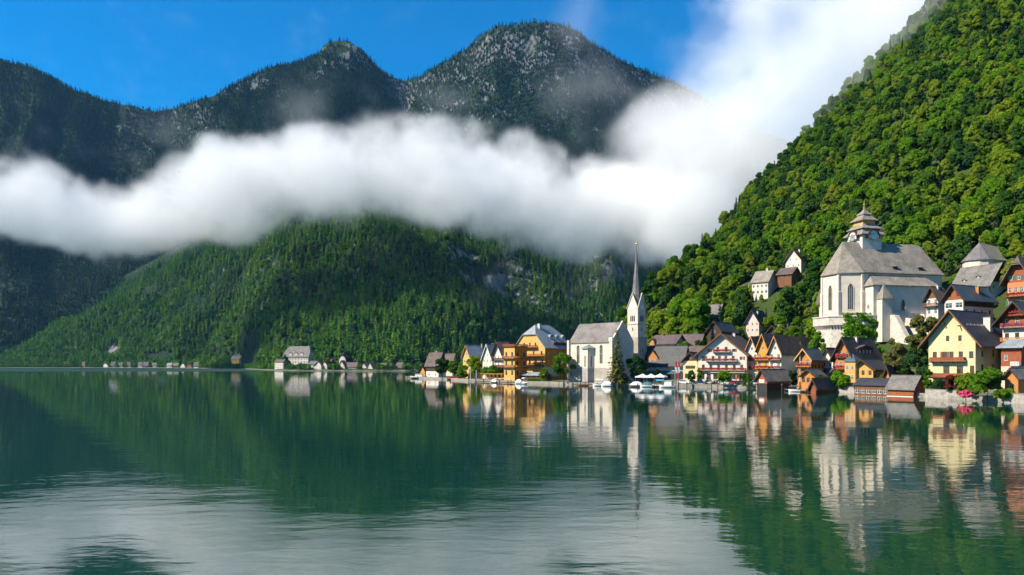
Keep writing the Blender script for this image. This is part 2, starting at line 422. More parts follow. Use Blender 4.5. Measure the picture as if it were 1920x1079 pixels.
M['rail_white'] = mat_plain('paint_white', (0.62, 0.61, 0.58)); M['metal'] = mat_plain('metal_grey', (0.45, 0.45, 0.46), 0.4, 0.6); M['gold_leaf'] = mat_plain('gold_leaf', (0.85, 0.55, 0.15), 0.3, 0.9)
M['black'] = mat_plain('paint_black', (0.02, 0.02, 0.022)); M['red'] = mat_plain('paint_red', (0.55, 0.03, 0.03)); M['frame'] = mat_plain('frame_white', (0.62, 0.60, 0.57)); M['frame_brown'] = mat_plain('frame_brown', (0.10, 0.05, 0.03))
M['shutter'] = mat_plain('shutter_brown', (0.16, 0.06, 0.03)); M['shutter_green'] = mat_plain('shutter_green', (0.02, 0.12, 0.06)); M['shutter_blue'] = mat_plain('shutter_blue', (0.05, 0.16, 0.20)); M['canvas'] = mat_plain('canvas_white', (0.66, 0.66, 0.66), 0.8)
M['copper'] = mat_plain('copper_green', (0.16, 0.21, 0.19), 0.6); M['turquoise'] = mat_plain('canvas_turquoise', (0.05, 0.38, 0.50), 0.7); M['teal'] = mat_plain('canvas_teal', (0.03, 0.10, 0.11), 0.7); M['rubber'] = mat_plain('rubber', (0.02, 0.02, 0.02), 0.8)
def mat_glass():
    t = NT('window_glass'); n = t.noise(0.6, 2, 0.5, t.coord('Object'))
    t.bsdf(t.ramp(n.outputs[0], [(0.3, (0.012, 0.014, 0.018)), (0.7, (0.05, 0.055, 0.06))]), 0.08, spec=0.6); return t.m
M['glass'] = mat_glass()
def mat_clock():
    t = NT('clock_face'); t.bsdf((0.78, 0.76, 0.72), 0.7); return t.m
M['clock'] = mat_clock()
M['flower_pink'] = mat_leaf('flower_pink', [(0.62, 0.05, 0.16), (0.70, 0.10, 0.24), (0.55, 0.03, 0.10)], 0.3, 2.0)
M['flower_red'] = mat_leaf('flower_red', [(0.60, 0.02, 0.02), (0.65, 0.05, 0.05)], 0.3, 2.0)
M['leaf_red'] = mat_leaf('leaf_red', [(0.09, 0.02, 0.02), (0.12, 0.03, 0.02)], 0.3, 0.6)
M['leaf_olive'] = mat_leaf('leaf_olive', [(0.10, 0.11, 0.03), (0.13, 0.13, 0.04)], 0.3, 0.4)
M['leaf_bright'] = mat_leaf('leaf_bright', [(0.08, 0.17, 0.015), (0.11, 0.20, 0.02)], 0.4, 0.5)
M['leaf_deep'] = mat_leaf('leaf_deep', [(0.022, 0.06, 0.018), (0.03, 0.075, 0.02)], 0.25, 0.5)
M['leaf_ivy'] = mat_leaf('leaf_ivy', [(0.09, 0.21, 0.015), (0.11, 0.24, 0.018)], 0.3, 0.5)

# ------------------------------------------------------------------ mesh collector
class MB:
    def __init__(s): s.v = []; s.f = []
    def poly(s, pts):
        i = len(s.v); s.v += [tuple(p) for p in pts]; s.f.append(tuple(range(i, i + len(pts)))); return s
    def box(s, x0, y0, z0, x1, y1, z1):
        i = len(s.v)
        s.v += [(x0, y0, z0), (x1, y0, z0), (x1, y1, z0), (x0, y1, z0), (x0, y0, z1), (x1, y0, z1), (x1, y1, z1), (x0, y1, z1)]
        s.f += [tuple(i + k for k in q) for q in ((0, 3, 2, 1), (4, 5, 6, 7), (0, 1, 5, 4), (1, 2, 6, 5), (2, 3, 7, 6), (3, 0, 4, 7))]; return s
    def loft(s, rings, cap0=True, cap1=True):
        i = len(s.v); n = len(rings[0])
        for r in rings: s.v += [tuple(p) for p in r]
        for k in range(len(rings) - 1):
            for j in range(n):
                a = i + k * n + j; b = i + k * n + (j + 1) % n
                s.f.append((a, b, b + n, a + n))
        if cap0: s.f.append(tuple(i + j for j in reversed(range(n))))
        if cap1: s.f.append(tuple(i + (len(rings) - 1) * n + j for j in range(n)))
        return s
    def tube(s, p0, p1, r0, r1=None, n=8):
        r1 = r0 if r1 is None else r1
        p0 = Vector(p0); p1 = Vector(p1); d = (p1 - p0).normalized()
        u = d.orthogonal().normalized(); w = d.cross(u)
        ring = lambda p, r: [p + (u * math.cos(2 * math.pi * k / n) + w * math.sin(2 * math.pi * k / n)) * r for k in range(n)]
        return s.loft([ring(p0, r0), ring(p1, r1)])
    def lathe(s, prof, n=12, c=(0, 0), rot=0.0, sq=None):
        rings = []
        for (r, z) in prof:
            r = max(r, 0.002)
            rings.append([(c[0] + r * math.cos(rot + 2 * math.pi * k / n), c[1] + r * math.sin(rot + 2 * math.pi * k / n), z) for k in range(n)])
        return s.loft(rings)
    def mesh(s, name, smooth_=False):
        me = bpy.data.meshes.new(name); me.from_pydata(s.v, [], s.f)
        if smooth_: me.polygons.foreach_set('use_smooth', [True] * len(me.polygons))
        me.update(); return me
    def build(s, name, mat, parent=None, smooth_=False):
        return link(name, s.mesh(name, smooth_), mat, parent)

def empty(name, loc, rz=0.0):
    o = bpy.data.objects.new(name, None); COL.objects.link(o); o.location = loc; o.rotation_euler = (0, 0, rz); o.empty_display_size = 1; return o

def clip_poly(poly, a, b, c):
    """Keep the side a*x + b*z <= c."""
    out = []
    for i in range(len(poly)):
        p, q = poly[i], poly[(i + 1) % len(poly)]
        dp = a * p[0] + b * p[1] - c; dq = a * q[0] + b * q[1] - c
        if dp <= 1e-9: out.append(p)
        if (dp < -1e-9 and dq > 1e-9) or (dp > 1e-9 and dq < -1e-9):
            t = dp / (dp - dq); out.append((p[0] + (q[0] - p[0]) * t, p[1] + (q[1] - p[1]) * t))
    return out

_WIN = {}
def win_mesh(w, h, arch, kind):
    """Frame bars (kind 'frame') or pane, in a plane y = 0 facing -Y, base centre at the origin."""
    key = (round(w, 2), round(h, 2), arch, kind)
    if key in _WIN: return _WIN[key]
    m = MB(); t = 0.09
    if kind == 'frame':
        d0, d1 = -0.05, 0.05
        m.box(-w / 2, d0, 0, -w / 2 + t, d1, h).box(w / 2 - t, d0, 0, w / 2, d1, h).box(-w / 2 + t, d0, 0, w / 2 - t, d1, t).box(-w / 2 + t, d0, h - t, w / 2 - t, d1, h)
        m.box(-t / 3, d0 + .01, t, t / 3, d1 - .01, h - t)
        if h > 1.1: m.box(-w / 2 + t, d0 + .012, h * 0.62, -t / 3, d1 - .012, h * 0.62 + t * .6).box(t / 3, d0 + .012, h * 0.62, w / 2 - t, d1 - .012, h * 0.62 + t * .6)
    elif kind == 'sill':
        m.box(-w / 2 - 0.1, -0.30, -0.12, w / 2 + 0.1, -0.06, 0)
    elif kind == 'shutter':
        m.box(0, -0.05, 0, w / 2, 0.0, h); m.box(0.06, -0.07, h * .1, w / 2 - .06, -0.05, h * .45); m.box(0.06, -0.07, h * .55, w / 2 - .06, -0.05, h * .9)
    else:
        m.poly([(-w / 2, 0, 0), (w / 2, 0, 0), (w / 2, 0, h), (-w / 2, 0, h)])
    me = m.mesh('window_' + kind); _WIN[key] = me; return me

class House:
    """A house whose front (y = 0) faces the lake. Walls have real openings; windows sit back in them.
    pl/pc/pr: photo columns of the front's left edge, the corner front/right side and the right side's far edge; D depth of that corner."""
    def __init__(s, name, label, D, phi, pl, pc, pr, yb, ye, yr, gable='F', wall='white', roof='roof_slate', over=0.9, eave=0.7, cat='house',
                 clad=None, clad_z=None, thick=0.22, barge='wood_dark', sink=2.5, hip=0.0, group=None, depth=None, width=None, roof_on=True, front=None):
        s.front = front
        ph = math.radians(phi); s.ph = ph
        a = Vector((-math.cos(ph), math.sin(ph))); b = Vector((math.sin(ph), math.cos(ph)))
        C = Vector(((pc - CX) / F * D, D)); s.C = C
        k = (pl - CX) / F; s.w = width or (k * C.y - C.x) / (a.x - k * a.y)
        k = (pr - CX) / F; s.d = depth or (k * C.y - C.x) / (b.x - k * b.y)
        s.zb = ZAT(yb, D); s.he = ZAT(ye, D) - s.zb
        o = C + a * s.w / 2
        if gable == 'F': Dr = o.y
        elif gable == 'R': Dr = (C + b * s.d / 2).y
        else: Dr = (o + b * s.d / 2).y
        s.hr = ZAT(yr, Dr) - s.zb
        s.gable = gable; s.over = over; s.eave = eave; s.sink = sink
        s.o = empty(name, (o.x, o.y, s.zb), -ph)
        tag(s.o, label, cat, group)
        s.wall = wall; s.roofm = roof; s.clad = clad; s.clad_z = clad_z if clad_z is not None else s.he
        s.th = thick; s.holes = {'F': [], 'R': [], 'L': [], 'B': []}; s.bargem = barge; s.hip = hip
        FOOT.append((o.x + b.x * s.d / 2, o.y + b.y * s.d / 2, max(s.w, s.d) * 0.38 + 0.8, s.zb))
        s.roof_on = roof_on; s.parts = []
        print(f'{name}: w={s.w:.1f} d={s.d:.1f} eave={s.he:.1f} ridge={s.hr:.1f} base z={s.zb:.1f}')
    # --- window bookkeeping
    def span(s, f): return s.w if f in 'FB' else s.d
    def to3(s, f, u, z, inset=0.0):
        """Face coordinate u (0 at the face centre, + to the viewer's right) -> local point."""
        if f == 'F': return (u, inset, z)
        if f == 'R': return (s.w / 2 - inset, s.d / 2 + u, z)
        if f == 'L': return (-s.w / 2 + inset, s.d / 2 - u, z)
        return (-u, s.d - inset, z)
    def rotf(s, f): return {'F': 0, 'R': math.pi / 2, 'L': -math.pi / 2, 'B': math.pi}[f]
    def win(s, f, u, z, w=0.95, h=1.35, frame='frame', shutters=None, sill=False, pane='glass', name='window'):
        s.holes[f].append((u - w / 2, u + w / 2, z, z + h))
        o = link(name, win_mesh(w, h, 0, 'frame'), None, s.o)
        o.data = win_mesh(w, h, 0, 'frame')
        if not o.data.materials: o.data.materials.append(M['frame'])
        if frame != 'frame':
            o.material_slots[0].link = 'OBJECT'; o.material_slots[0].material = M[frame]
        o.location = s.to3(f, u, z, 0.14); o.rotation_euler = (0, 0, s.rotf(f))
        p = link('pane', win_mesh(w, h, 0, 'pane'), None, o)
        if not p.data.materials: p.data.materials.append(M['glass'])
        p.location = (0, 0.02, 0)
        if sill:
            q = link('sill', win_mesh(w, h, 0, 'sill'), None, o)
            if not q.data.materials: q.data.materials.append(M['stone'])
        if shutters:
            for sg in (-1, 1):
                q = link('shutter', win_mesh(w, h, 0, 'shutter'), None, o)
                if not q.data.materials: q.data.materials.append(M['shutter'])
                if shutters != 'shutter':
                    q.material_slots[0].link = 'OBJECT'; q.material_slots[0].material = M[shutters]
                q.location = (w / 2 + 0.02 if sg > 0 else -w - 0.02, -0.145, 0)
    def row(s, f, z, n, w=0.95, h=1.35, u0=None, u1=None, **k):
        W = s.span(f); u0 = -W / 2 + W / (2 * n) * 0.9 if u0 is None else u0; u1 = W / 2 - W / (2 * n) * 0.9 if u1 is None else u1
        for i in range(n):
            s.win(f, u0 if n == 1 and u0 == u1 else (u0 + u1) / 2 if n == 1 else u0 + (u1 - u0) * i / (n - 1), z, w, h, **k)
    def door(s, f, u, z=0.0, w=1.1, h=2.1, mat='shutter'):
        s.holes[f].append((u - w / 2, u + w / 2, z, z + h))
        m = MB().box(-w / 2, -0.04, 0, w / 2, 0.04, h).box(-w / 2 + .15, -0.07, .2, w / 2 - .15, -0.04, h * .45).box(-w / 2 + .15, -0.07, h * .52, w / 2 - .15, -0.04, h - .2)
        o = m.build('door', M[mat], s.o); o.location = s.to3(f, u, z, 0.12); o.rotation_euler = (0, 0, s.rotf(f))
    # --- shell
    def top(s, f):
        g = (s.gable == 'F' and f in 'FB') or (s.gable == 'R' and f in 'RL')
        W = s.span(f)
        if g: return [(-W / 2, s.he), (0, s.hr), (W / 2, s.he)]
        return [(-W / 2, s.he), (W / 2, s.he)]
    def finish(s):
        polys = {'wall': MB(), 'gable_cladding': MB(), 'front_wall': MB()}
        for f in 'FRLB':
            W = s.span(f); tp = s.top(f); zt = max(p[1] for p in tp)
            us = sorted({-W / 2, W / 2} | {h for q in s.holes[f] for h in q[:2]}); zs = sorted({-s.sink, zt} | {h for q in s.holes[f] for h in q[2:]} | ({s.clad_z} if s.clad else set()))
            us = [u for u in us if -W / 2 <= u <= W / 2]; zs = [z for z in zs if -s.sink <= z <= zt]
            for i in range(len(us) - 1):
                for j in range(len(zs) - 1):
                    u0, u1, z0, z1 = us[i], us[i + 1], zs[j], zs[j + 1]
                    cu, cz = (u0 + u1) / 2, (z0 + z1) / 2
                    if any(h[0] < cu < h[1] and h[2] < cz < h[3] for h in s.holes[f]): continue
                    pg = [(u0, z0), (u1, z0), (u1, z1), (u0, z1)]
                    if len(tp) == 3:
                        sl = (s.hr - s.he) / (W / 2)
                        pg = clip_poly(pg, -sl, 1, s.he + sl * W / 2); pg = clip_poly(pg, sl, 1, s.he + sl * W / 2)
                        if s.hip and s.hip < .8: pg = clip_poly(pg, 0, 1, s.hr - (s.hr - s.he) * s.hip)
                    if len(pg) >= 3:
                        b = polys['gable_cladding' if (s.clad and cz > s.clad_z) else 'front_wall' if (s.front and f == 'F') else 'wall']
                        b.poly([s.to3(f, u, z) for u, z in pg])
            for h in s.holes[f]:                                   # reveals
                b = polys['gable_cladding' if (s.clad and (h[2] + h[3]) / 2 > s.clad_z) else 'wall']
                c = [(h[0], h[2]), (h[1], h[2]), (h[1], h[3]), (h[0], h[3])]
                for k in range(4):
                    p, q = c[k], c[(k + 1) % 4]
                    b.poly([s.to3(f, *p), s.to3(f, *q), s.to3(f, *q, 0.2), s.to3(f, *p, 0.2)])
        polys['wall'].build('wall', M[s.wall], s.o)
        if polys['front_wall'].f: polys['front_wall'].build('front_wall', M[s.front], s.o)
        if polys['gable_cladding'].f: polys['gable_cladding'].build('gable_cladding', M[s.clad], s.o)
        if s.roof_on: s.roof()
        return s
    def roof(s):
        """Two slabs with eaves; 'hip' cuts the ridge back at both ends (0 none, up to 1)."""
        t = s.th; W, Dp = (s.w, s.d) if s.gable == 'F' else (s.d, s.w)
        sl = (s.hr - s.he) / (W / 2); ov, ev = s.over, s.eave
        def pt(u, v, z):       # u across the ridge from its centre, v along the ridge
            return (u, v, z) if s.gable == 'F' else (s.w / 2 - v, s.d / 2 + u, z)
        e = W / 2 + ev; ze = s.he - sl * ev; n = math.hypot(1, sl); dz = t * n
        h = s.hip * W / 2 / 1.0
        m = MB()
        v0, v1 = -ov, Dp + ov
        lift = 0.03
        A = [(-e, v0, ze), (0, v0 + h, s.hr), (e, v0, ze)]; Bk = [(-e, v1, ze), (0, v1 - h, s.hr), (e, v1, ze)]
        if s.hip and s.hip < 0.8:                                     # half hip
            q = s.hr - (s.hr - s.he) * s.hip; uq = (s.hr - q) / sl
            A = [(-e, v0, ze), (-uq, v0, q), (0, v0 + h, s.hr), (uq, v0, q), (e, v0, ze)]
            Bk = [(-e, v1, ze), (-uq, v1, q), (0, v1 - h, s.hr), (uq, v1, q), (e, v1, ze)]
        k = len(A)
        up = lambda P_: pt(P_[0], P_[1], P_[2] + lift + dz); lo = lambda P_: pt(P_[0], P_[1], P_[2] + lift)
        for i in range(k - 1):
            m.poly([up(A[i]), up(A[i + 1]), up(Bk[i + 1]), up(Bk[i])]); m.poly([lo(A[i]), lo(Bk[i]), lo(Bk[i + 1]), lo(A[i + 1])])
            for R_ in (A, Bk): m.poly([lo(R_[i]), lo(R_[i + 1]), up(R_[i + 1]), up(R_[i])])
        for R0, R1 in ((A[0], Bk[0]), (A[-1], Bk[-1])): m.poly([lo(R0), lo(R1), up(R1), up(R0)])
        if s.hip:
            for R_ in (A, Bk):
                mid = k // 2
                m.poly([up(R_[mid - 1]), up(R_[mid]), up(R_[mid + 1])]); m.poly([lo(R_[mid - 1]), lo(R_[mid]), lo(R_[mid + 1])])
        s.roof_o = m.build('roof', M[s.roofm], s.o)
        if s.bargem and not s.hip:
            for (va, vb) in ((v0 - 0.05, v0 + 0.0), (v1, v1 + 0.05)):
                for sg in (-1, 1):
                    b = MB()
                    prof = [(0, s.hr + lift + dz + 0.03), (sg * e, ze + lift + dz + 0.03), (sg * e, ze + lift - 0.14), (0, s.hr + lift - 0.14)]
                    b.loft([[pt(u, va, z) for u, z in prof], [pt(u, vb, z) for u, z in prof]])
                    b.build('bargeboard', M[s.bargem], s.o)
        if not s.hip:
            mm = MB(); r_ = 0.14
            mm.loft([[pt(r_ * math.cos(q), v, s.hr + lift + dz + r_ * 0.6 * math.sin(q)) for q in (0, 0.8, 1.57, 2.3, 3.14, 4.7)] for v in (v0, v1)])
            mm.build('ridge_cap', M[s.roofm], s.roof_o)
    def chimney(s, u, v, h=1.6, w=0.7, mat='white'):
        """u across the ridge, v along it (both in metres from the ridge's front end)."""
        W = s.w if s.gable == 'F' else s.d
        zr = s.hr - abs(u) * (s.hr - s.he) / (W / 2)
        x, y = (u, v) if s.gable == 'F' else (s.w / 2 - v, s.d / 2 + u)
        c = MB().box(x - w / 2, y - w / 2, zr - 1.0, x + w / 2, y + w / 2, zr + h).build('chimney', M[mat], s.roof_o)
        MB().box(x - w / 2 - .1, y - w / 2 - .1, zr + h + .002, x + w / 2 + .1, y + w / 2 + .1, zr + h + .18).build('chimney_cap', M['stone'], s.roof_o)
    def balcony(s, f, u0, u1, z, dep=1.1, mat='wood_brown', rail=1.0, flowers=None, slab='wood_dark', open_=True):
        """Floor slab > railing of planks or posts, flower box."""
        def bx(m, a0, d0, z0, a1, d1, z1):
            p = s.to3(f, a0, z0, -d0); q = s.to3(f, a1, z1, -d1)
            m.box(min(p[0], q[0]), min(p[1], q[1]), z0, max(p[0], q[0]), max(p[1], q[1]), z1)
        m = MB(); bx(m, u0, 0.0, z - .16, u1, dep, z)
        for k in range(max(2, int((u1 - u0) / 2.5) + 1)):
            a = u0 + .1 + (u1 - u0 - .3) * k / max(1, int((u1 - u0) / 2.5)); bx(m, a, 0.0, z - .36, a + .12, dep * .9, z - .162)
        b = m.build('balcony', M[slab], s.o)
        r = MB()
        bx(r, u0, dep - .08, z + rail - .09, u1, dep + .02, z + rail)
        bx(r, u0, .02, z + rail - .09, u0 + .08, dep - .082, z + rail); bx(r, u1 - .08, .02, z + rail - .09, u1, dep - .082, z + rail)
        n = max(2, int((u1 - u0) / (.32 if open_ else .20)))
        for k in range(n):
            a = u0 + (u1 - u0) * k / n; bx(r, a + .01, dep - .06, z + .08, a + (u1 - u0) / n * (.6 if open_ else .93), dep - .01, z + rail - .092)
        n = max(2, int(dep / .3))
        for k in range(n):
            a = dep * k / n
            for uu in (u0 + .01, u1 - .06): bx(r, uu, a + .02, z + .08, uu + .05, a + dep / n * (.6 if open_ else .92), z + rail - .092)
        bx(r, u0, dep - .07, z + .02, u1, dep, z + .078)
        r.build('railing', M[mat], b)
        if flowers:
            fb = MB(); bx(fb, u0 + .1, dep + .022, z + rail - .42, u1 - .1, dep + .26, z + rail - .15); fb.build('flower_box', M['wood_dark'], b)
            n = int((u1 - u0) * 26); pts = []
            for k in range(n):
                a = random.uniform(u0 + .1, u1 - .1); dd = dep + random.uniform(0.02, .42); zz = z + rail - .15 + random.uniform(-.32, .28); pts.append(Vector(s.to3(f, a, zz, -dd)))
            leaf_cloud('flowers', pts, .13, M[flowers], b)
    def box(s, name, mat, x0, y0, z0, x1, y1, z1, parent=None):
        return MB().box(x0, y0, z0, x1, y1, z1).build(name, M[mat], parent or s.o)
    def dormer(s, f_u, z, w=1.6, h=1.3, rise=0.7, dep=3.0, wall='wood_brown', roof=None, wins=1, side='F'):
        """Gabled dormer looking out of a roof slope; side gives the wall above whose slope it stands."""
        sl = (s.hr - s.he) / ((s.w if s.gable == 'F' else s.d) / 2)
        back = (z - s.he) / sl
        def T(a, d_, zz): return s.to3(side, a, zz, d_)
        m = MB(); w2 = w / 2
        m.poly([T(f_u - w2, back, z), T(f_u + w2, back, z), T(f_u + w2, back, z + h), T(f_u, back, z + h + rise), T(f_u - w2, back, z + h)])
        for sg in (-1, 1): m.poly([T(f_u + sg * w2, back, z), T(f_u + sg * w2, back + dep, z), T(f_u + sg * w2, back + dep, z + h), T(f_u + sg * w2, back, z + h)])
        d = m.build('dormer', M[wall], s.o)
        r = MB(); o_ = .3; q = rise / w2
        for sg in (-1, 1):
            A_ = [(f_u, z + h + rise + .03), (f_u + sg * (w2 + o_), z + h - q * o_ + .03), (f_u + sg * (w2 + o_), z + h - q * o_ + .19), (f_u, z + h + rise + .19)]
            r.loft([[T(u_, back - .35, zz) for u_, zz in A_], [T(u_, back + dep, zz) for u_, zz in A_]])
        r.build('dormer_roof', M[roof or s.roofm], d)
        for k in range(wins):
            uu = f_u + (k - (wins - 1) / 2) * w / (wins + .2)
            o = link('window', win_mesh(.6, .85, 0, 'frame'), None, d)
            if not o.data.materials: o.data.materials.append(M['frame'])
            o.location = T(uu, back - .06, z + .3); o.rotation_euler = (0, 0, s.rotf(side))
            # keep to thing > part > sub-part: the glass is a dormer child as well
            p = link('pane', win_mesh(.6, .85, 0, 'pane'), None, d)
            if not p.data.materials: p.data.materials.append(M['glass'])
            p.location = T(uu, back - .03, z + .3); p.rotation_euler = o.rotation_euler
        return d

FOOT = []      # building footprints (x, y, radius, z): no tree grows there

# ------------------------------------------------------------------ plants
def quads_mesh(name, C, U, V):
    """Leaf quads: centres C, half axes U and V (numpy n x 3)."""
    n = len(C)
    co = np.stack([C - U - V, C + U - V, C + U + V, C - U + V], 1).reshape(-1, 3)
    me = bpy.data.meshes.new(name)
    me.vertices.add(4 * n); me.vertices.foreach_set('co', co.astype(np.float32).ravel())
    me.loops.add(4 * n); me.loops.foreach_set('vertex_index', np.arange(4 * n, dtype=np.int32))
    me.polygons.add(n); me.polygons.foreach_set('loop_start', np.arange(0, 4 * n, 4, dtype=np.int32)); me.polygons.foreach_set('loop_total', np.full(n, 4, dtype=np.int32))
    me.update(calc_edges=True); me.validate(); return me

def leaf_frames(C, Nn, size, r):
    n = len(C)
    Nn = Nn / (np.linalg.norm(Nn, axis=1, keepdims=True) + 1e-9)
    t = r.normal(size=(n, 3)); U = np.cross(Nn, t); U /= np.linalg.norm(U, axis=1, keepdims=True) + 1e-9; V = np.cross(Nn, U)
    s = (size * r.uniform(0.6, 1.35, n))[:, None]
    return U * s, V * s * r.uniform(0.45, 0.8, n)[:, None]

def leaf_cloud(name, pts, size, mat, parent=None, seed=1):
    r = np.random.default_rng(seed); C = np.array([tuple(p) for p in pts]); U, V = leaf_frames(C, r.normal(size=C.shape) + np.array([0, 0, .6]), size, r)
    return link(name, quads_mesh(name, C, U, V), mat, parent)

def crown_mesh(name, R, H, z0, lobes, leaves, size, seed, droop=0.0, shape='round'):
    """Broadleaf crown of many lobes; leaf clumps lie on and in each lobe. Gaps stay between lobes."""
    r = np.random.default_rng(seed); c = []; rad = []
    for k in range(lobes):
        for _ in range(30):
            p = r.uniform(-1, 1, 3)
            if np.linalg.norm(p) < 1: break
        p = p / max(np.linalg.norm(p), 1e-6) * (np.linalg.norm(p) ** 0.45)
        w = 1.0
        if shape == 'cone': w = 1.05 - 0.75 * (p[2] + 1) / 2
        if shape == 'egg': w = 1.0 - 0.35 * max(0, p[2])
        c.append((p[0] * R * 0.72 * w, p[1] * R * 0.72 * w, z0 + H / 2 + p[2] * H / 2 * 0.78)); rad.append(R * r.uniform(0.16, 0.40) * (0.6 + 0.4 * w) * (22 / max(22, lobes)) ** .22)
    c = np.array(c); rad = np.array(rad)
    pr = rad ** 2 / (rad ** 2).sum(); k = r.choice(lobes, leaves, p=pr)
    d = r.normal(size=(leaves, 3)); d /= np.linalg.norm(d, axis=1, keepdims=True); d[:, 2] = np.where(d[:, 2] < -0.35, -d[:, 2], d[:, 2])
    rr = np.where(r.random(leaves) < 0.82, r.uniform(0.82, 1.1, leaves), r.uniform(0.3, 0.82, leaves))
    C = c[k] + d * (rad[k] * rr)[:, None] * np.array([1, 1, 1.0]); C[:, 2] -= droop * (1 - d[:, 2]) * rad[k]
    U, V = leaf_frames(C, d * 1.0 + r.normal(size=(leaves, 3)) * 0.55, size, r)
    return quads_mesh(name, C, U, V)

def conifer_mesh(name, R, H, tiers, per, size, seed, z0=0.08):
    """Whorls of drooping branch sprays; ragged outline."""
    r = np.random.default_rng(seed); C = []; Nn = []; sz = []
    for i in range(tiers):
        f = i / (tiers - 1); z = H * (z0 + (1 - z0) * f); Rr = R * (1 - f) ** 0.85 + 0.02 * R
        nb = max(5, int(9 * (1 - f * 0.5)))
        a0 = r.uniform(0, 6.28)
        for b in range(nb):
            a = a0 + 6.283 * b / nb + r.normal() * 0.15; L_ = Rr * r.uniform(0.75, 1.12)
            m = max(2, int(per * (1 - f) + 2))
            q = np.linspace(0.15, 1, m)
            for qq in q:
                C.append((math.cos(a) * L_ * qq + r.normal() * size * .4, math.sin(a) * L_ * qq + r.normal() * size * .4, z - L_ * 0.35 * qq * qq + r.normal() * size * .25)); Nn.append((math.cos(a) * .4, math.sin(a) * .4, 1.0)); sz.append(size * (1.1 - 0.4 * f))
    C = np.array(C); Nn = np.array(Nn) + r.normal(size=C.shape) * 0.3; U, V = leaf_frames(C, Nn, 1.0, r); s = np.array(sz)[:, None]
    return quads_mesh(name, C, U * s, V * s)

def trunk_mesh(name, H, r0, limbs=5, seed=0, spread=2.0, zlimb=0.45):
    r = random.Random(seed); m = MB(); p = Vector((0, 0, -1.0)); k = 5; pts = [p]
    for i in range(1, k + 1): pts.append(Vector((r.uniform(-.15, .15) * i * .4, r.uniform(-.15, .15) * i * .4, H * i / k)))
    for i in range(k): m.tube(pts[i], pts[i + 1], r0 * (1 - i / k * .8), r0 * (1 - (i + 1) / k * .8), 7)
    for j in range(limbs):
        f = zlimb + (0.95 - zlimb) * j / max(1, limbs); b = Vector((0, 0, H * f)); a = j * 2.4 + r.uniform(-.4, .4)
        e = b + Vector((math.cos(a) * spread, math.sin(a) * spread, spread * r.uniform(.5, 1.0))); m.tube(b, e, r0 * .35 * (1.2 - f), r0 * .08, 5)
    return m.mesh(name, True)

def place_tree(name, label, loc, crown_me, trunk_me, sc=1.0, rz=None, group=None, crown_mat=None, cat='tree', scz=None):
    o = empty(name, loc, random.uniform(0, 6.28) if rz is None else rz); o.scale = (sc, sc, sc * (scz or 1.0)); tag(o, label, cat, group)
    c = bpy.data.objects.new('crown', crown_me); COL.objects.link(c); c.parent = o
    if crown_mat is not None:
        if not crown_me.materials: crown_me.materials.append(crown_mat)
        else: c.material_slots[0].link = 'OBJECT'; c.material_slots[0].material = crown_mat
    if trunk_me is not None:
        t = bpy.data.objects.new('trunk', trunk_me); COL.objects.link(t); t.parent = o
        if not trunk_me.materials: trunk_me.materials.append(M['bark'])
    return o

def scatter(name, label, pos, scl, rot, idx, protos, cat='forest'):
    """One mass of trees: points carry scale, turn and kind, geometry nodes put a tree on each."""
    me = bpy.data.meshes.new(name); me.from_pydata([tuple(p) for p in pos], [], [])
    for nm, arr, ty in (('sc', scl, 'FLOAT'), ('rz', rot, 'FLOAT'), ('k', idx, 'INT')):
        at = me.attributes.new(nm, ty, 'POINT'); at.data.foreach_set('value', np.ascontiguousarray(arr, dtype=np.float32 if ty == 'FLOAT' else np.int32))
    o = bpy.data.objects.new(name, me); COL.objects.link(o)
    ng = bpy.data.node_groups.new(name, 'GeometryNodeTree')
    ng.interface.new_socket('Geometry', in_out='INPUT', socket_type='NodeSocketGeometry'); ng.interface.new_socket('Geometry', in_out='OUTPUT', socket_type='NodeSocketGeometry')
    N = ng.nodes; L = ng.links
    gi = N.new('NodeGroupInput'); go = N.new('NodeGroupOutput'); ip = N.new('GeometryNodeInstanceOnPoints'); g2 = N.new('GeometryNodeGeometryToInstance')
    for pr in reversed(protos):                        # the socket stacks new links on top: last link is index 0
        oi = N.new('GeometryNodeObjectInfo'); oi.inputs[0].default_value = pr; oi.transform_space = 'ORIGINAL'; oi.inputs['As Instance'].default_value = False
        L.new(oi.outputs['Geometry'], g2.inputs[0])
    def attr(nm, ty):
        a = N.new('GeometryNodeInputNamedAttribute'); a.data_type = ty; a.inputs[0].default_value = nm; return a.outputs[0]
    cx = N.new('ShaderNodeCombineXYZ'); L.new(attr('rz', 'FLOAT'), cx.inputs[2])
    L.new(gi.outputs[0], ip.inputs['Points']); L.new(g2.outputs[0], ip.inputs['Instance']); ip.inputs['Pick Instance'].default_value = True
    L.new(attr('k', 'INT'), ip.inputs['Instance Index']); L.new(cx.outputs[0], ip.inputs['Rotation']); L.new(attr('sc', 'FLOAT'), ip.inputs['Scale']); L.new(ip.outputs[0], go.inputs[0])
    md = o.modifiers.new('trees', 'NODES'); md.node_group = ng
    tag(o, label, cat, kind='stuff'); return o
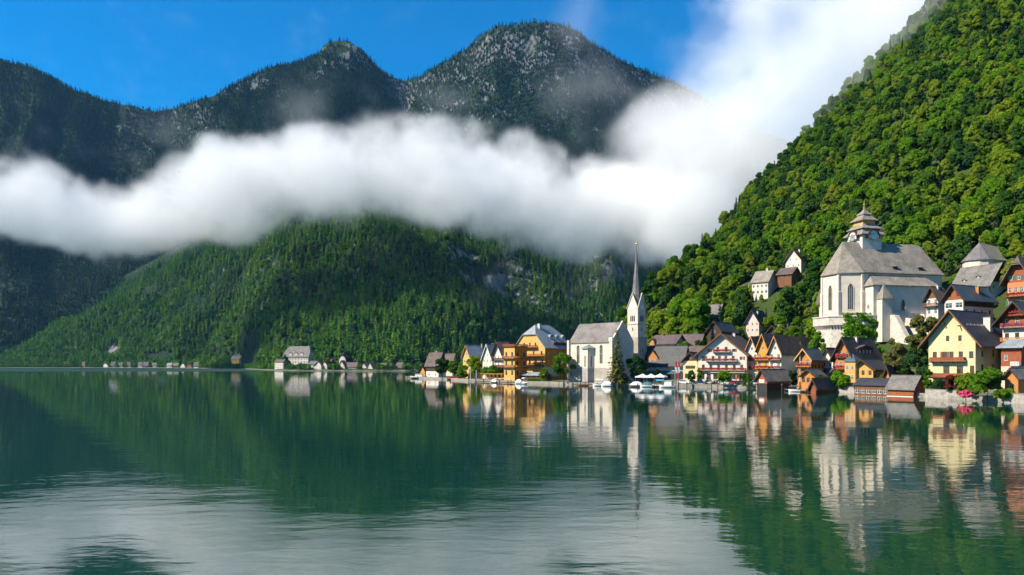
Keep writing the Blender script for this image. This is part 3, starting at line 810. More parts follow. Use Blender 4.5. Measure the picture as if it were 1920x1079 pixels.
# ------------------------------------------------------------------ village ground and quay
def mat_shoreland():
    t = NT('village_ground'); v = t.coord('Object'); n = t.noise(0.12, 6, 0.6, v); n2 = t.noise(2.0, 4, 0.6, v)
    c = t.mix(t.ramp(n.outputs[0], [(0.42, 0.0), (0.58, 1.0)]), (0.20, 0.185, 0.165), (0.06, 0.095, 0.02))
    t.bsdf(t.mix(n2.outputs[0], c, t.mix(1.0, c, (0.6, 0.6, 0.6), 'MULTIPLY')), 0.95, t.bump(n2.outputs[0], 0.4, 0.1), spec=0.1); return t.m
M['land'] = mat_shoreland()
QZ = 0.95
def groundz(px, D):
    s0 = shoreD(px); back = np.where(px >= 1150, np.interp(px, RIGHT.f[:, 0], RIGHT.f[:, 1]), s0 + 120); zb = np.where(px >= 1150, np.interp(px, RIGHT.f[:, 0], RIGHT.f[:, 2]), 1.8)
    s = np.clip((D - s0) / np.maximum(back - s0, 1), 0, 1)
    return QZ + (zb - QZ) * smooth(0.25, 1.0, s)
gp = np.linspace(760, 2500, 260)[:, None] + np.zeros((1, 40)); gs = np.linspace(0, 1, 40)[None, :] ** 1.3 + np.zeros((260, 1))
g0 = shoreD(gp) + 0.6; g1 = np.where(gp >= 1150, RIGHT.foot(gp) + 6, shoreD(gp) + 130 * np.clip((gp - 740) / 200, 0.2, 1))
gD = g0 + (g1 - g0) * gs; gz = groundz(gp, gD) + fbm(gp / 30, gD / 6, 3, 4) * 0.12 * smooth(0.1, 0.3, gs)
tag(link('village_ground', grid_mesh('village_ground', (gp - CX) / F * gD, gD, gz), M['land']), kind='structure')
# quay wall: stone face with a coping course that follows the shore
m = MB(); cp = MB(); prev = None
for i, pxx in enumerate(np.linspace(760, 2500, 150)):
    D_ = float(shoreD(pxx)) + 0.5 * float(vnoise(np.array(i * .37), np.array(2.0), 3)); x_ = (pxx - CX) / F * D_
    cur = (x_, D_)
    if prev:
        (xa, ya), (xb, yb) = prev, cur
        m.poly([(xa, ya, -1.5), (xb, yb, -1.5), (xb, yb, QZ - .18), (xa, ya, QZ - .18)])
        cp.poly([(xa, ya - .12, QZ - .18), (xb, yb - .12, QZ - .18), (xb, yb - .12, QZ + .05), (xa, ya - .12, QZ + .05)])
        cp.poly([(xa, ya - .12, QZ + .05), (xb, yb - .12, QZ + .05), (xb + .3, yb + .9, QZ + .05), (xa + .3, ya + .9, QZ + .05)])
        cp.poly([(xa, ya - .12, QZ - .18), (xb, yb - .12, QZ - .18), (xb, yb, QZ - .18), (xa, ya, QZ - .18)])
    prev = cur
tag(m.build('quay_wall', M['quay']), kind='structure'); tag(cp.build('quay_coping', M['stone']), kind='structure')

# low shore under the far village and along the far side of the lake
fp = np.linspace(-450, 1320, 200)[:, None] + np.zeros((1, 6)); fs = np.linspace(0, 1, 6)[None, :] + np.zeros((200, 1))
f0 = MID.foot(fp); fD = f0 - 26 + 40 * fs
tag(link('far_shore', grid_mesh('far_shore', (fp - CX) / F * fD, fD, -0.6 + 2.4 * smooth(0, 0.5, fs) + fbm(fp / 9, fD / 40, 2, 8) * .3), M['land']), kind='structure')

SIGHT = [(1525, 1790, 660, 262), (1790, 1885, 540, 252), (1885, 1930, 600, 204), (1395, 1470, 585, 392), (1455, 1520, 530, 398), (1380, 1450, 640, 330), (1320, 1365, 625, 362)]

# ------------------------------------------------------------------ houses by the lake, from the left
h = House('boathouse', 'brown-roofed lake house with dark timber upper floor beside the white moored boat', 415, 50, 799, 822, 836, 709, 683, 663, 'R', 'white', 'roof_brown', clad='wood_dark', clad_z=3.6)
h.row('F', 1.0, 2, 1.0, 1.4); h.row('F', 4.6, 2, .9, 1.1, frame='frame_brown'); h.win('R', -.5, 1.2); h.win('R', 0, 6.6, .8, 1.0); h.finish(); h.chimney(0.6, 6.0, 2.6, .9)
h = House('cottage', 'low brown-roofed cottage half hidden behind the lakeside trees', 445, 50, 832, 848, 858, 706, 680, 665, 'R', 'cream', 'roof_brown'); h.row('F', 1.5, 2); h.row('F', 4.6, 2); h.finish()
h = House('cottage', 'small orange-gabled house just left of the brown-roofed lake house', 470, 40, 788, 797, 803, 706, 694, 685, 'F', 'gold', 'roof_slate'); h.row('F', 1, 2); h.finish()
h = House('narrow_house', 'narrow yellow gabled house with grey roof left of the white one', 385, 52, 868, 882, 907, 708, 668, 649, 'F', 'yellow', 'roof_metal', barge='wood_orange')
h.row('F', 1.2, 2, .9, 1.5); h.row('F', 4.6, 2, .9, 1.4); h.row('F', 7.8, 2, .9, 1.3); h.win('F', 0, 11.5, .8, 1.1); h.row('R', 4.6, 3); h.row('R', 7.8, 3); h.finish(); h.chimney(0.6, 9.5, 2.0, .8, 'stone')
h = House('narrow_house', 'narrow white gabled house with pale teal roof', 372, 52, 905, 923, 944, 708, 673, 647, 'F', 'white', 'roof_teal', barge='rail_white')
h.row('F', 1.2, 2, .9, 1.5); h.row('F', 4.4, 3, .8, 1.3); h.row('F', 7.6, 3, .8, 1.3); h.win('F', 0, 10.6, .7, 1.0); h.row('R', 4.6, 2); h.finish(); h.chimney(-.8, 4.0, 2.0, .8, 'stone')
h = House('balcony_house', 'white house with brown gable and two pink flower balconies', 362, 55, 926, 944, 958, 708, 664, 642, 'F', 'white', 'roof_brown', over=1.6, barge='wood_dark')
h.row('F', 5.2, 3, .9, 1.8); h.row('F', 8.6, 3, .9, 1.8); h.row('F', 1.4, 3); h.balcony('F', -h.w / 2, h.w / 2, 4.9, 1.2, 'wood_dark', flowers='flower_pink'); h.balcony('F', -h.w / 2, h.w / 2, 8.3, 1.2, 'wood_dark', flowers='flower_pink'); h.finish()

# lakeside hotel: yellow and orange
h = House('lakeside_hotel', 'large yellow and orange lakeside hotel with grey half-hipped roof and wooden galleries', 338, 45, 966, 1022, 1069, 706, 651, 610, 'F', 'orange', 'roof_metal', over=.7, hip=.45, cat='hotel', front='yellow')
H0 = h
for zz in (1.6, 5.4, 9.4): h.row('R', zz, 4, 1.0, 1.7, sill=True)
h.row('F', 9.6, 4, 1.0, 1.9, frame='frame_brown'); h.row('F', 13.6, 3, 1.0, 1.8, u0=-3.6, u1=3.6, frame='frame_brown'); h.row('F', 5.6, 5, 1.1, 1.9, frame='frame_brown'); h.row('F', 1.0, 4, 1.2, 2.1, frame='frame_brown')
W2 = h.w / 2
h.balcony('F', -W2 + .5, W2 - .4, 5.0, 2.6, 'wood_orange', open_=True); h.balcony('F', -W2 + 2, W2 - .4, 9.2, 2.2, 'wood_red'); h.balcony('F', -4.8, 4.8, 13.2, 1.6, 'wood_red')
for k in range(6): h.box('gallery_post', 'wood_brown', -W2 + 1.4 + k * (h.w - 2.4) / 5, -2.4, 5.0, -W2 + 1.6 + k * (h.w - 2.4) / 5, -2.2, 8.82)
h.box('base_panel', 'grey_plaster', W2 + .003, .3, 0, W2 + .05, h.d * .55, 4.3)
h.finish(); h.chimney(1.4, 5.0, 2.2, 1.3)
for k in range(3): h.dormer(-h.d * .05 + k * h.d * .25, h.he + 3.8, 1.7, 1.2, .8, 3.0, 'white', 'roof_metal', 1, 'R')
h.box('roof_loggia', 'wood_brown', W2 - 2.2, 6.5, h.he + .6, W2 - .5, h.d - 1.0, h.he + 2.3)
h = House('hotel_wing', 'square yellow hotel wing with roof terrace and red railings left of the orange hotel', 330, 45, 945, 965, 988, 708, 651, 651, 'N', 'orange', 'roof_slate', roof_on=False, cat='hotel', front='yellow')
for zz in (1.0, 5.4, 9.2): h.row('F', zz, 2, 1.2, 2.0, frame='frame_brown'); h.row('R', zz, 2, 1.1, 1.8, frame='frame_brown')
h.finish(); h.box('terrace_floor', 'wood_dark', -h.w / 2 - .5, -.5, h.he + .002, h.w / 2 + .5, h.d + .3, h.he + .3)
for zz in (4.4, 8.4): h.balcony('F', -h.w / 2 - .2, h.w / 2 + .2, zz, 1.2, 'wood_red'); h.balcony('R', -h.d / 2 + .2, h.d / 2 - .2, zz, 1.2, 'wood_orange')
r = MB()
for (xa, ya, xb, yb) in ((-h.w / 2 - .45, -.45, h.w / 2 + .45, -.38), (h.w / 2 + .38, -.37, h.w / 2 + .45, h.d + .2)):
    r.box(xa, ya, h.he + 1.15, xb, yb, h.he + 1.3); n = int(max(xb - xa, yb - ya) / .35)
    for k in range(n):
        f_ = k / n; x_ = xa + (xb - xa) * f_ if xb - xa > 1 else xa + .01; y_ = ya + (yb - ya) * f_ if yb - ya > 1 else ya + .01
        r.box(x_, y_, h.he + .3, x_ + (.2 if xb - xa > 1 else .05), y_ + (.2 if yb - ya > 1 else .05), h.he + 1.148)
r.build('terrace_railing', M['wood_red'], h.o)
h = House('terrace_bar', 'long low white terrace roof at the foot of the orange hotel', 322, 45, 972, 1020, 1034, 711, 704, 700, 'R', 'wood_dark', 'roof_metal', over=.4, barge=None, cat='terrace'); h.row('F', .2, 5, 1.4, 1.2, frame='frame_brown'); h.finish()

# ------------------------------------------------------------------ pale church with the slender spire
h = House('lakeside_church', 'white lakeside church nave with grey shingle roof and shaded stone gable', 285, 45, 1067, 1147, 1184, 712, 641, 606, 'R', 'church_white', 'roof_brown', over=-.1, eave=.35, barge=None, cat='church'); EC = h
for u in (-h.w * .28, h.w * .26): h.win('F', u, 6.0, 1.5, 6.4)
h.win('R', .6, 9.0, 1.0, 2.0); h.finish()
h.roof_o.data.materials[0] = M['roof_shingle2'] = mat_roof('roof_shingle2', (0.13, 0.115, 0.105), (0.22, 0.195, 0.18))
for f in ('R',):   # raised stone gable end
    m = MB(); d2 = h.d / 2; e = .5
    prof = [(-d2 - .6, -2), (d2 + .6, -2), (d2 + .6, h.he + .4), (0, h.hr + .9), (-d2 - .6, h.he + .4)]
    m.loft([[(h.w / 2 + .01, d2 + u, z) for u, z in prof], [(h.w / 2 + .6, d2 + u, z) for u, z in prof]]); g = m.build('stone_gable', M['tower_stone'], h.o)
h.box('corner_pier', 'church_white', h.w / 2 - .6, -.9, 0, h.w / 2 + .9, -.002, h.he + .2); h.box('pier_cap', 'rail_white', h.w / 2 - .7, -1.0, h.he + .202, h.w / 2 + 1.0, 0.05, h.he + 1.6)
h.box('corner_pier', 'church_white', -h.w / 2 - .5, -.7, 0, -h.w / 2 + .5, -.002, h.he + 1.0)
h.box('plinth', 'stone', -h.w / 2 - .1, -.12, -1, h.w / 2 - .62, -.003, 4.4)
m = MB(); n8 = 4; bw = 2.7                                           # choir bay with its little roof
ring = lambda r, z: [(-.4 + r * math.cos(math.pi + math.pi * k / (n8 - 1)), -.01 + 1.05 * r * math.sin(math.pi + math.pi * k / (n8 - 1)), z) for k in range(n8)]
m.loft([ring(bw, -1), ring(bw, 12.0)]); bay = m.build('choir_bay', M['church_white'], h.o)
MB().loft([ring(bw + .6, 11.9), ring(bw + .5, 12.2), ring(.15, 13.6)]).build('bay_roof', M['copper'], bay)
for k in range(3):
    A_, B_ = Vector(ring(bw, 4.8)[k]), Vector(ring(bw, 4.8)[k + 1]); mid = (A_ + B_) / 2; ang = math.atan2(B_.y - A_.y, B_.x - A_.x); nrm = Vector((math.sin(ang), -math.cos(ang), 0))
    w_ = link('window', win_mesh(.8, 4.4, 0, 'frame'), None, bay); w_.location = mid + nrm * .03; w_.rotation_euler = (0, 0, ang)
    p_ = link('pane', win_mesh(.8, 4.4, 0, 'pane'), None, bay); p_.location = w_.location; p_.rotation_euler = w_.rotation_euler
    for q in (w_, p_):
        if not q.data.materials: q.data.materials.append(M['frame'] if q is w_ else M['glass'])
MB().loft([ring(bw + .06, -1), ring(bw + .06, 4.3)]).build('bay_plinth', M['stone'], bay)

def arch_top(mat, w, parent, loc, rz, depth=.18, proud=0.0):
    """Round or pointed head above a rectangular opening."""
    m = MB(); n = 9; pts = [(w / 2 * math.cos(math.pi * k / (n - 1)), 1.25 * w / 2 * math.sin(math.pi * k / (n - 1))) for k in range(n)]
    m.loft([[(x_, -depth, z_) for x_, z_ in pts], [(x_, 0.02, z_) for x_, z_ in pts]]); o = m.build('window_arch', M[mat], parent); o.location = loc; o.rotation_euler = (0, 0, rz); return o
for u in (-h.w * .28, h.w * .26): arch_top('glass', 1.5, h.o, (u, 0.03, 12.4), 0, .04)

# tower
D_ = 300; ph = math.radians(46); C_ = Vector(((1196 - CX) / F * D_, D_)); a_ = Vector((-math.cos(ph), math.sin(ph))); b_ = Vector((math.sin(ph), math.cos(ph)))
tw = ((1176.5 - CX) / F * C_.y - C_.x) / (a_.x - (1176.5 - CX) / F * a_.y); o2 = C_ + a_ * tw / 2
T = empty('church_tower', (o2.x, o2.y, 1.2), -ph); tag(T, 'slender stone church tower with tall pointed grey spire and clocks', 'tower')
FOOT.append((o2.x, o2.y, 6, 2))
zt = lambda y: ZAT(y, D_ + 2) - 1.2
w2 = tw / 2; ze_ = zt(578); za_ = zt(551)
m = MB(); m.box(-w2, 0, -2, w2, tw, ze_); 
for k in range(4):    # four gables
    q = Matrix.Rotation(k * math.pi / 2, 3, 'Z'); cc = Vector((0, w2, 0))
    m.poly([q @ Vector(p) + cc for p in ((-w2, -w2, ze_), (w2, -w2, ze_), (0, -w2, za_))])
body = m.build('tower_wall', M['tower_stone'], T)
MB().box(-w2 - .25, -.25, zt(634), w2 + .25, tw + .25, zt(634) + .35).build('string_course', M['stone'], T)
MB().box(-w2 - .15, -.15, zt(609), w2 + .15, tw + .15, zt(609) + .25).build('string_course', M['stone'], T)
MB().box(-w2 - .35, -.35, -2, w2 + .35, tw + .35, zt(634) - .002).build('tower_base', M['stone'], T)
m = MB(); n8 = 8; cc = (0, w2)
zs = [ze_ - .4, za_ - 1.5, zt(540), zt(500), zt(459)]; rs = [w2 * 1.02, w2 * .80, w2 * .62, w2 * .32, .08]
m.lathe(list(zip(rs, zs)), 8, cc, math.pi / 8); spire = m.build('spire', M['spire'], T)
m = MB()
for k in range(4):    # gable roofs that run into the spire, with pale edges
    q = Matrix.Rotation(k * math.pi / 2, 3, 'Z'); c3 = Vector((0, w2, 0))
    for sg in (-1, 1):
        m.poly([q @ Vector(p) + c3 for p in ((0, -w2 - .15, za_ + .1), (sg * (w2 + .15), -w2 - .15, ze_ - .1), (sg * .9, -.3, ze_ + 1.2), (0, 0, za_ + .1))])
m.build('gable_roof', M['spire'], T)
for k in (0, 1):
    q = Matrix.Rotation(k * math.pi / 2, 3, 'Z'); c3 = Vector((0, w2, 0))
    for sg in (-1, 1):
        m = MB(); pr_ = [(0, za_ + .45), (sg * (w2 + .3), ze_ - .05), (sg * (w2 + .3), ze_ - .45), (0, za_ - .05)]
        m.loft([[q @ Vector((u, -w2 - .3, z)) + c3 for u, z in pr_], [q @ Vector((u, -w2 - .02, z)) + c3 for u, z in pr_]]); m.build('gable_coping', M['tower_stone'], T)
    rz = k * math.pi / 2; pos = lambda u, z, d=.05: q @ Vector((u, -w2 - d, z)) + c3
    # clock
    m = MB(); R_ = 1.05; m.loft([[pos(R_ * math.cos(t_), zt(576) + R_ * math.sin(t_), dd) for t_ in np.linspace(0, 2 * math.pi, 24, endpoint=False)] for dd in (.02, .1)]); ck = m.build('clock_face', M['clock'], T)
    m = MB()
    for t_ in range(12):
        a = t_ * math.pi / 6; m.tube(pos(R_ * .78 * math.sin(a), zt(576) + R_ * .78 * math.cos(a), .13), pos(R_ * .95 * math.sin(a), zt(576) + R_ * .95 * math.cos(a), .13), .04, n=4)
    m.tube(pos(0, zt(576), .14), pos(.38, zt(576) + .25, .14), .06, n=4); m.tube(pos(0, zt(576), .14), pos(-.2, zt(576) + .8, .14), .05, n=4); m.build('clock_hands', M['black'], ck)
    for u in (-.85, 0, .85):
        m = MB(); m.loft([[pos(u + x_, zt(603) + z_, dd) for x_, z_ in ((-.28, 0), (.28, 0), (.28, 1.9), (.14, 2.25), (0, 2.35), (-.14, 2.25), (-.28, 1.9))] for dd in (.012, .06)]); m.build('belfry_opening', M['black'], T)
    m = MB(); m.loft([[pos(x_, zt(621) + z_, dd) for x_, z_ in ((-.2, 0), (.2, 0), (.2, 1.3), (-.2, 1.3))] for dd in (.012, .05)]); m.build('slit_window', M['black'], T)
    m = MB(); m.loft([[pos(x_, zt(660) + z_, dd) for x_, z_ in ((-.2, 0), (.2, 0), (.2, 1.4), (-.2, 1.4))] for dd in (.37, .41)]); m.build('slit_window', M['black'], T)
m = MB(); zt0 = zt(459); m.lathe([(.1, zt0 - .3), (.12, zt0), (.45, zt0 + .35), (.5, zt0 + .6), (.4, zt0 + .9), (.06, zt0 + 1.1), (.05, zt0 + 1.8)], 10, cc); b0 = m.build('finial_ball', M['gold_leaf'], T, True)
MB().box(-.05, w2 - .05, zt0 + 1.8, .05, w2 + .05, zt0 + 3.4).box(-.45, w2 - .05, zt0 + 2.6, -.051, w2 + .05, zt0 + 2.72).box(.051, w2 - .05, zt0 + 2.6, .45, w2 + .05, zt0 + 2.72).build('cross', M['gold_leaf'], T)

# ------------------------------------------------------------------ houses round the square
h = House('square_house', 'white house with dark roof and orange timber dormer gable right of the church tower', 292, 38, 1212, 1280, 1292, 713, 678, 651, 'R', 'white', 'roof_slate', eave=1.2)
h.row('F', 4.4, 6, .9, 1.4); h.row('F', .6, 4, 1.5, 2.0, frame='frame_brown'); h.finish(); h.dormer(-h.w * .32, h.he - .2, 4.4, 1.9, 2.6, 4.0, 'wood_orange', 'roof_slate', 2)
m = MB(); m.loft([[(-h.w / 2 + .3, -2.4, 2.6), (h.w / 2 - .3, -2.4, 2.6), (h.w / 2 - .3, -2.4, 2.3), (-h.w / 2 + .3, -2.4, 2.3)], [(-h.w / 2 + .3, -.02, 3.6), (h.w / 2 - .3, -.02, 3.6), (h.w / 2 - .3, -.02, 3.45), (-h.w / 2 + .3, -.02, 3.45)]]); m.build('awning', M['teal'], h.o)
h = House('back_house', 'cream house with purple-brown roof and orange bay behind the dormered house', 322, 38, 1222, 1266, 1285, 690, 643, 629, 'R', 'cream', 'roof_purple', eave=1.0); h.row('F', 7.4, 5, .9, 1.3); h.finish(); h.chimney(-.5, 8, 1.4, .8, 'wood_red'); h.dormer(-h.w * .42, h.he - 1.0, 2.2, 1.6, 1.2, 3, 'wood_orange', 'roof_slate', 1)
h = House('back_house', 'house with plain purple roof and reddish gable behind the small yellow house', 326, 38, 1262, 1312, 1322, 690, 646, 628, 'R', 'wood_red', 'roof_purple'); h.row('F', 7.0, 4); h.win('R', 0, 9.5); h.finish()
h = House('back_house', 'low brown-roofed house left behind the big white hotel gable', 300, 38, 1276, 1312, 1330, 700, 664, 650, 'R', 'beige', 'roof_brown'); h.row('F', 5, 3); h.finish()
h = House('yellow_cottage', 'small yellow house with dark gable beside the big white hotel', 280, 36, 1281, 1308, 1318, 713, 677, 662, 'F', 'pale_yellow', 'roof_slate', over=1.0, clad='wood_dark'); h.row('F', 4.2, 3, 1.3, 1.2, u0=-1.3, u1=1.3, frame='frame_brown'); h.row('F', .6, 2, 1.2, 1.8, frame='frame_brown'); h.win('F', 0, 7.9, .9, .9); h.finish()

h = House('gabled_hotel', 'big white gabled hotel with three rows of flower balconies on the square', 262, 33, 1309, 1400, 1412, 715, 664, 627, 'F', 'white', 'roof_brown', over=1.5, eave=1.0, cat='hotel', barge='wood_brown'); h.d = 20.0
W2 = h.w / 2
for u in (-6.8, -4.0, -1.2, 1.6, 4.4, 7.0): h.win('F', u, 3.9, 1.0, 1.9, shutters=None, frame='frame_brown')
for u in (-6.4, -3.2, -.9, 1.4, 4.0): h.win('F', u, 7.1, 1.0, 1.8, frame='frame_brown', shutters='shutter' if u in (-6.4,) else None)
h.win('F', 7.2, 7.4, .9, 1.2, shutters='shutter')
for u in (-1.5, 1.5): h.win('F', u, 10.4, 1.0, 1.7, frame='frame_brown')
for u in (-4.4, 4.4): h.win('F', u, 10.3, .8, 1.1, frame='frame_brown', shutters='shutter')
h.balcony('F', -W2 + .3, W2 - .3, 3.6, 1.0, 'wood_brown', flowers='flower_red'); h.balcony('F', -5.5, 5.5, 6.9, 1.1, 'wood_grey', flowers='flower_pink'); h.balcony('F', -3.0, 3.0, 10.2, 1.0, 'wood_grey', flowers='flower_red')
for k in range(7): h.win('F', -W2 + 1.6 + k * (h.w - 3.2) / 6, .5, 1.5, 2.1, frame='frame_brown')
h.finish(); h.chimney(0.8, 12, 1.3, .8)
for k in range(4): h.box('shop_pillar', 'wood_orange', -W2 + 8 + k * 3.0, -1.3, 0, -W2 + 8.4 + k * 3.0, -.9, 2.9)
m = MB(); m.box(-W2 + 5, -1.9, 2.9, W2 - .2, -.03, 3.1); m.build('shop_canopy', M['wood_pale'], h.o)

for (pl, pc, pr, ye, yr, wl, nm, lb, rf) in ((1399, 1421, 1430, 660, 634, 'white', 'gable_house', 'left of three joined narrow gables, white with flower balconies', 'roof_blue'),
                                          (1419, 1442, 1452, 658, 629, 'gold', 'gable_house', 'middle of three joined narrow gables, golden yellow with flower balconies', 'roof_blue')):
    h = House(nm, lb, 262 if wl == 'white' else 257, 48, pl, pc, pr, 714, ye, yr, 'F', wl, rf, over=1.0, eave=.25, barge='wood_orange'); h.d = 16
    for zz in (4.4, 7.4): h.row('F', zz - .1, 2, 1.0, 1.8); h.balcony('F', -h.w / 2 + .05, h.w / 2 - .05, zz - .4, .9, 'wood_brown' if wl == 'white' else 'wood_orange', flowers='flower_red')
    h.win('F', 0, 10.6, .8, 1.1); h.row('F', .7, 2, 1.1, 1.9); h.finish()
h = House('gable_house', 'right of three joined narrow gables, white with long dark roof', 252, 48, 1442, 1465, 1526, 715, 660, 633, 'F', 'white', 'roof_brown', over=1.0, eave=.6, barge='wood_orange')
for zz in (4.4, 7.4): h.row('F', zz - .1, 2, 1.0, 1.8); h.balcony('F', -h.w / 2 + .05, h.w / 2 - .05, zz - .4, .9, 'wood_brown', flowers='flower_red')
h.win('F', 0, 10.6, .8, 1.1); h.win('R', -6.5, 1.0, 1.8, 2.0, frame='frame_brown'); h.win('R', -2.5, 1.0, 1.2, 2.0, frame='frame_brown'); h.finish()
h.dormer(h.d * .15, h.he + 2.2, 1.5, .9, .5, 2.0, 'wood_dark', 'roof_slate', 1, 'R')

# ------------------------------------------------------------------ behind the square, up the slope
h = House('slope_house', 'dark timber house with blue-grey roof above the big white hotel', 312, 40, 1326, 1352, 1382, 640, 620, 604, 'F', 'wood_dark', 'roof_blue', sink=6, clad='wood_dark', clad_z=3); h.row('R', 1.8, 2, 1.3, 1.8, frame='frame_brown'); h.win('F', 0, 3.5); h.finish()
h = House('slope_house', 'pinkish white house with blue roof on the slope above three gables', 330, 42, 1399, 1423, 1441, 628, 603, 583, 'F', 'pink', 'roof_blue', over=1.0, sink=6); h.row('F', 1.5, 3, .7, 1.1); h.row('F', 4.2, 3, .7, 1.1); h.row('R', 2.0, 2, 1.0, 1.6); h.finish(); h.box('wooden_storey', 'wood_brown', h.w / 2 + .004, .4, 4.3, h.w / 2 + .3, h.d - .3, h.he - .1); h.chimney(1, 3, 1.4, .7)
h = House('slope_house', 'low dark-roofed house right of the pinkish house above three gables', 300, 42, 1436, 1462, 1482, 634, 626, 612, 'F', 'wood_dark', 'roof_blue', sink=6, over=1.0); h.row('F', .6, 2); h.finish(); h.chimney(.5, 5, 1.2, .6)
h = House('slope_hut', 'narrow grey-roofed timber hut among the trees above the dark timber house', 365, 40, 1330, 1347, 1358, 607, 592, 572, 'R', 'wood_brown', 'roof_grey', sink=8); h.row('F', 1.2, 2, 1.0, 1.2, frame='frame_brown'); h.finish(); h.box('masonry_base', 'stone', -h.w / 2 - .4, -.6, -9, h.w / 2 + .1, h.d * .6, -.3)
h = House('hillside_house', 'white house with pale grey roof left of the brown shed on the hillside', 395, 42, 1410, 1440, 1458, 552, 527, 508, 'R', 'white', 'roof_shingle', sink=5, over=.8)
h.row('F', .8, 4, .9, 1.3, frame='frame_brown'); h.row('F', 4.0, 4, .8, 1.2, frame='frame_brown'); h.win('R', 0, 2); h.win('R', 0, 5); h.finish(); h.chimney(0, 3, 1.6, .8)
h = House('hillside_house', 'tall white house with dark roof highest on the hillside', 402, 48, 1473, 1502, 1512, 515, 486, 468, 'F', 'white', 'roof_slate', sink=6, over=1.1, barge='wood_brown', hip=0)
h.row('F', 1.5, 3, .7, 1.1); h.row('F', 4.6, 3, .7, 1.1); h.row('F', 8.0, 2, .7, 1.0, u0=-1.6, u1=1.6); h.row('R', 4, 2); h.finish(); h.chimney(1, 5, 1.6, .8)
h = House('hillside_shed', 'brown-roofed timber shed below the highest white house on the hillside', 392, 46, 1458, 1484, 1500, 520, 513, 502, 'R', 'wood_brown', 'roof_brown', sink=5); h.row('F', .3, 3, .9, 1.1, frame='frame_brown'); h.finish()
h = House('slope_house', 'little brown-roofed white house tucked against the left side of the bastion', 272, 60, 1536, 1556, 1566, 588, 562, 544, 'R', 'white', 'roof_brown', sink=8, over=1.0); h.win('F', .6, 2.2, 1.2, 1.3, frame='frame_brown', shutters='shutter'); h.win('F', -1.6, 2.2, 1.0, 1.2, frame='frame_brown'); h.finish()

# ------------------------------------------------------------------ parish church on its bastion
D_ = 250; phd = 76; ph = math.radians(phd)
C_ = Vector(((1617 - CX) / F * D_, D_)); a_ = Vector((-math.cos(ph), math.sin(ph))); b_ = Vector((math.sin(ph), math.cos(ph)))
k_ = (1560 - CX) / F; cw = (k_ * C_.y - C_.x) / (a_.x - k_ * a_.y); k_ = (1766 - CX) / F; cl = (k_ * C_.y - C_.x) / (b_.x - k_ * b_.y)
print('parish church width', cw, 'length', cl)
o2 = C_ + a_ * cw / 2; zb = ZAT(592, D_)
Q = empty('parish_church', (o2.x, o2.y, zb), -ph); tag(Q, 'large white hillside church with steep pale shingle roof standing on a bastion', 'church')
for k in range(4): q = o2 + b_ * (cl * (k + .3) / 4); FOOT.append((q.x, q.y, cw * .7, zb))
he = ZAT(511, D_) - zb; hr = ZAT(456, D_ + 10) - zb; w2 = cw / 2; ap = cw * .42
# ground plan: three-sided choir end towards the lake (y = -ap), nave behind
plan = [(-w2, 0), (-w2 * .55, -ap), (w2 * .55, -ap), (w2, 0), (w2, cl), (-w2, cl)]
m = MB(); m.loft([[(x_, y_, -3) for x_, y_ in plan], [(x_, y_, he) for x_, y_ in plan]]); m.build('wall', M['church_white'], Q)
m = MB(); ov = .6; big = [(-w2 - ov, -.1), (-w2 * .55 - ov * .4, -ap - ov), (w2 * .55 + ov * .4, -ap - ov), (w2 + ov, -.1), (w2 + ov, cl + ov), (-w2 - ov, cl + ov)]
ry0, ry1 = -1.8, cl - 2.6
lo = [(x_, y_, he - .25) for x_, y_ in big]; lo2 = [(x_ * 1.0, y_, he + .05) for x_, y_ in big]
R0 = (0, ry0, hr); R1 = (0, ry1, hr)
m.poly([lo2[0], lo2[1], R0]); m.poly([lo2[1], lo2[2], R0]); m.poly([lo2[2], lo2[3], R0]); m.poly([lo2[3], lo2[4], R1, R0]); m.poly([lo2[4], lo2[5], R1]); m.poly([lo2[5], lo2[0], R0, R1])
for k in range(6): m.poly([lo[k], lo[(k + 1) % 6], lo2[(k + 1) % 6], lo2[k]])
m.poly(list(reversed(lo))); CR = m.build('roof', M['roof_shingle'], Q)
for yv in (cl * .42, cl * .74):   # roof hatches
    zz = he + 1.6; xx = w2 - (zz - he) / (hr - he) * w2
    d_ = MB().box(xx - .6, yv - .8, zz - .4, xx + .75, yv + .8, zz + .75).build('roof_hatch', M['black'], CR)
    MB().loft([[(xx - 1.4, yv - 1.0, zz + 1.6), (xx - 1.4, yv + 1.0, zz + 1.6), (xx - 1.4, yv + 1.0, zz + 1.4), (xx - 1.4, yv - 1.0, zz + 1.4)], [(xx + 1.0, yv - 1.0, zz + .95), (xx + 1.0, yv + 1.0, zz + .95), (xx + 1.0, yv + 1.0, zz + .75), (xx + 1.0, yv - 1.0, zz + .75)]]).build('hatch_roof', M['roof_shingle'], CR)
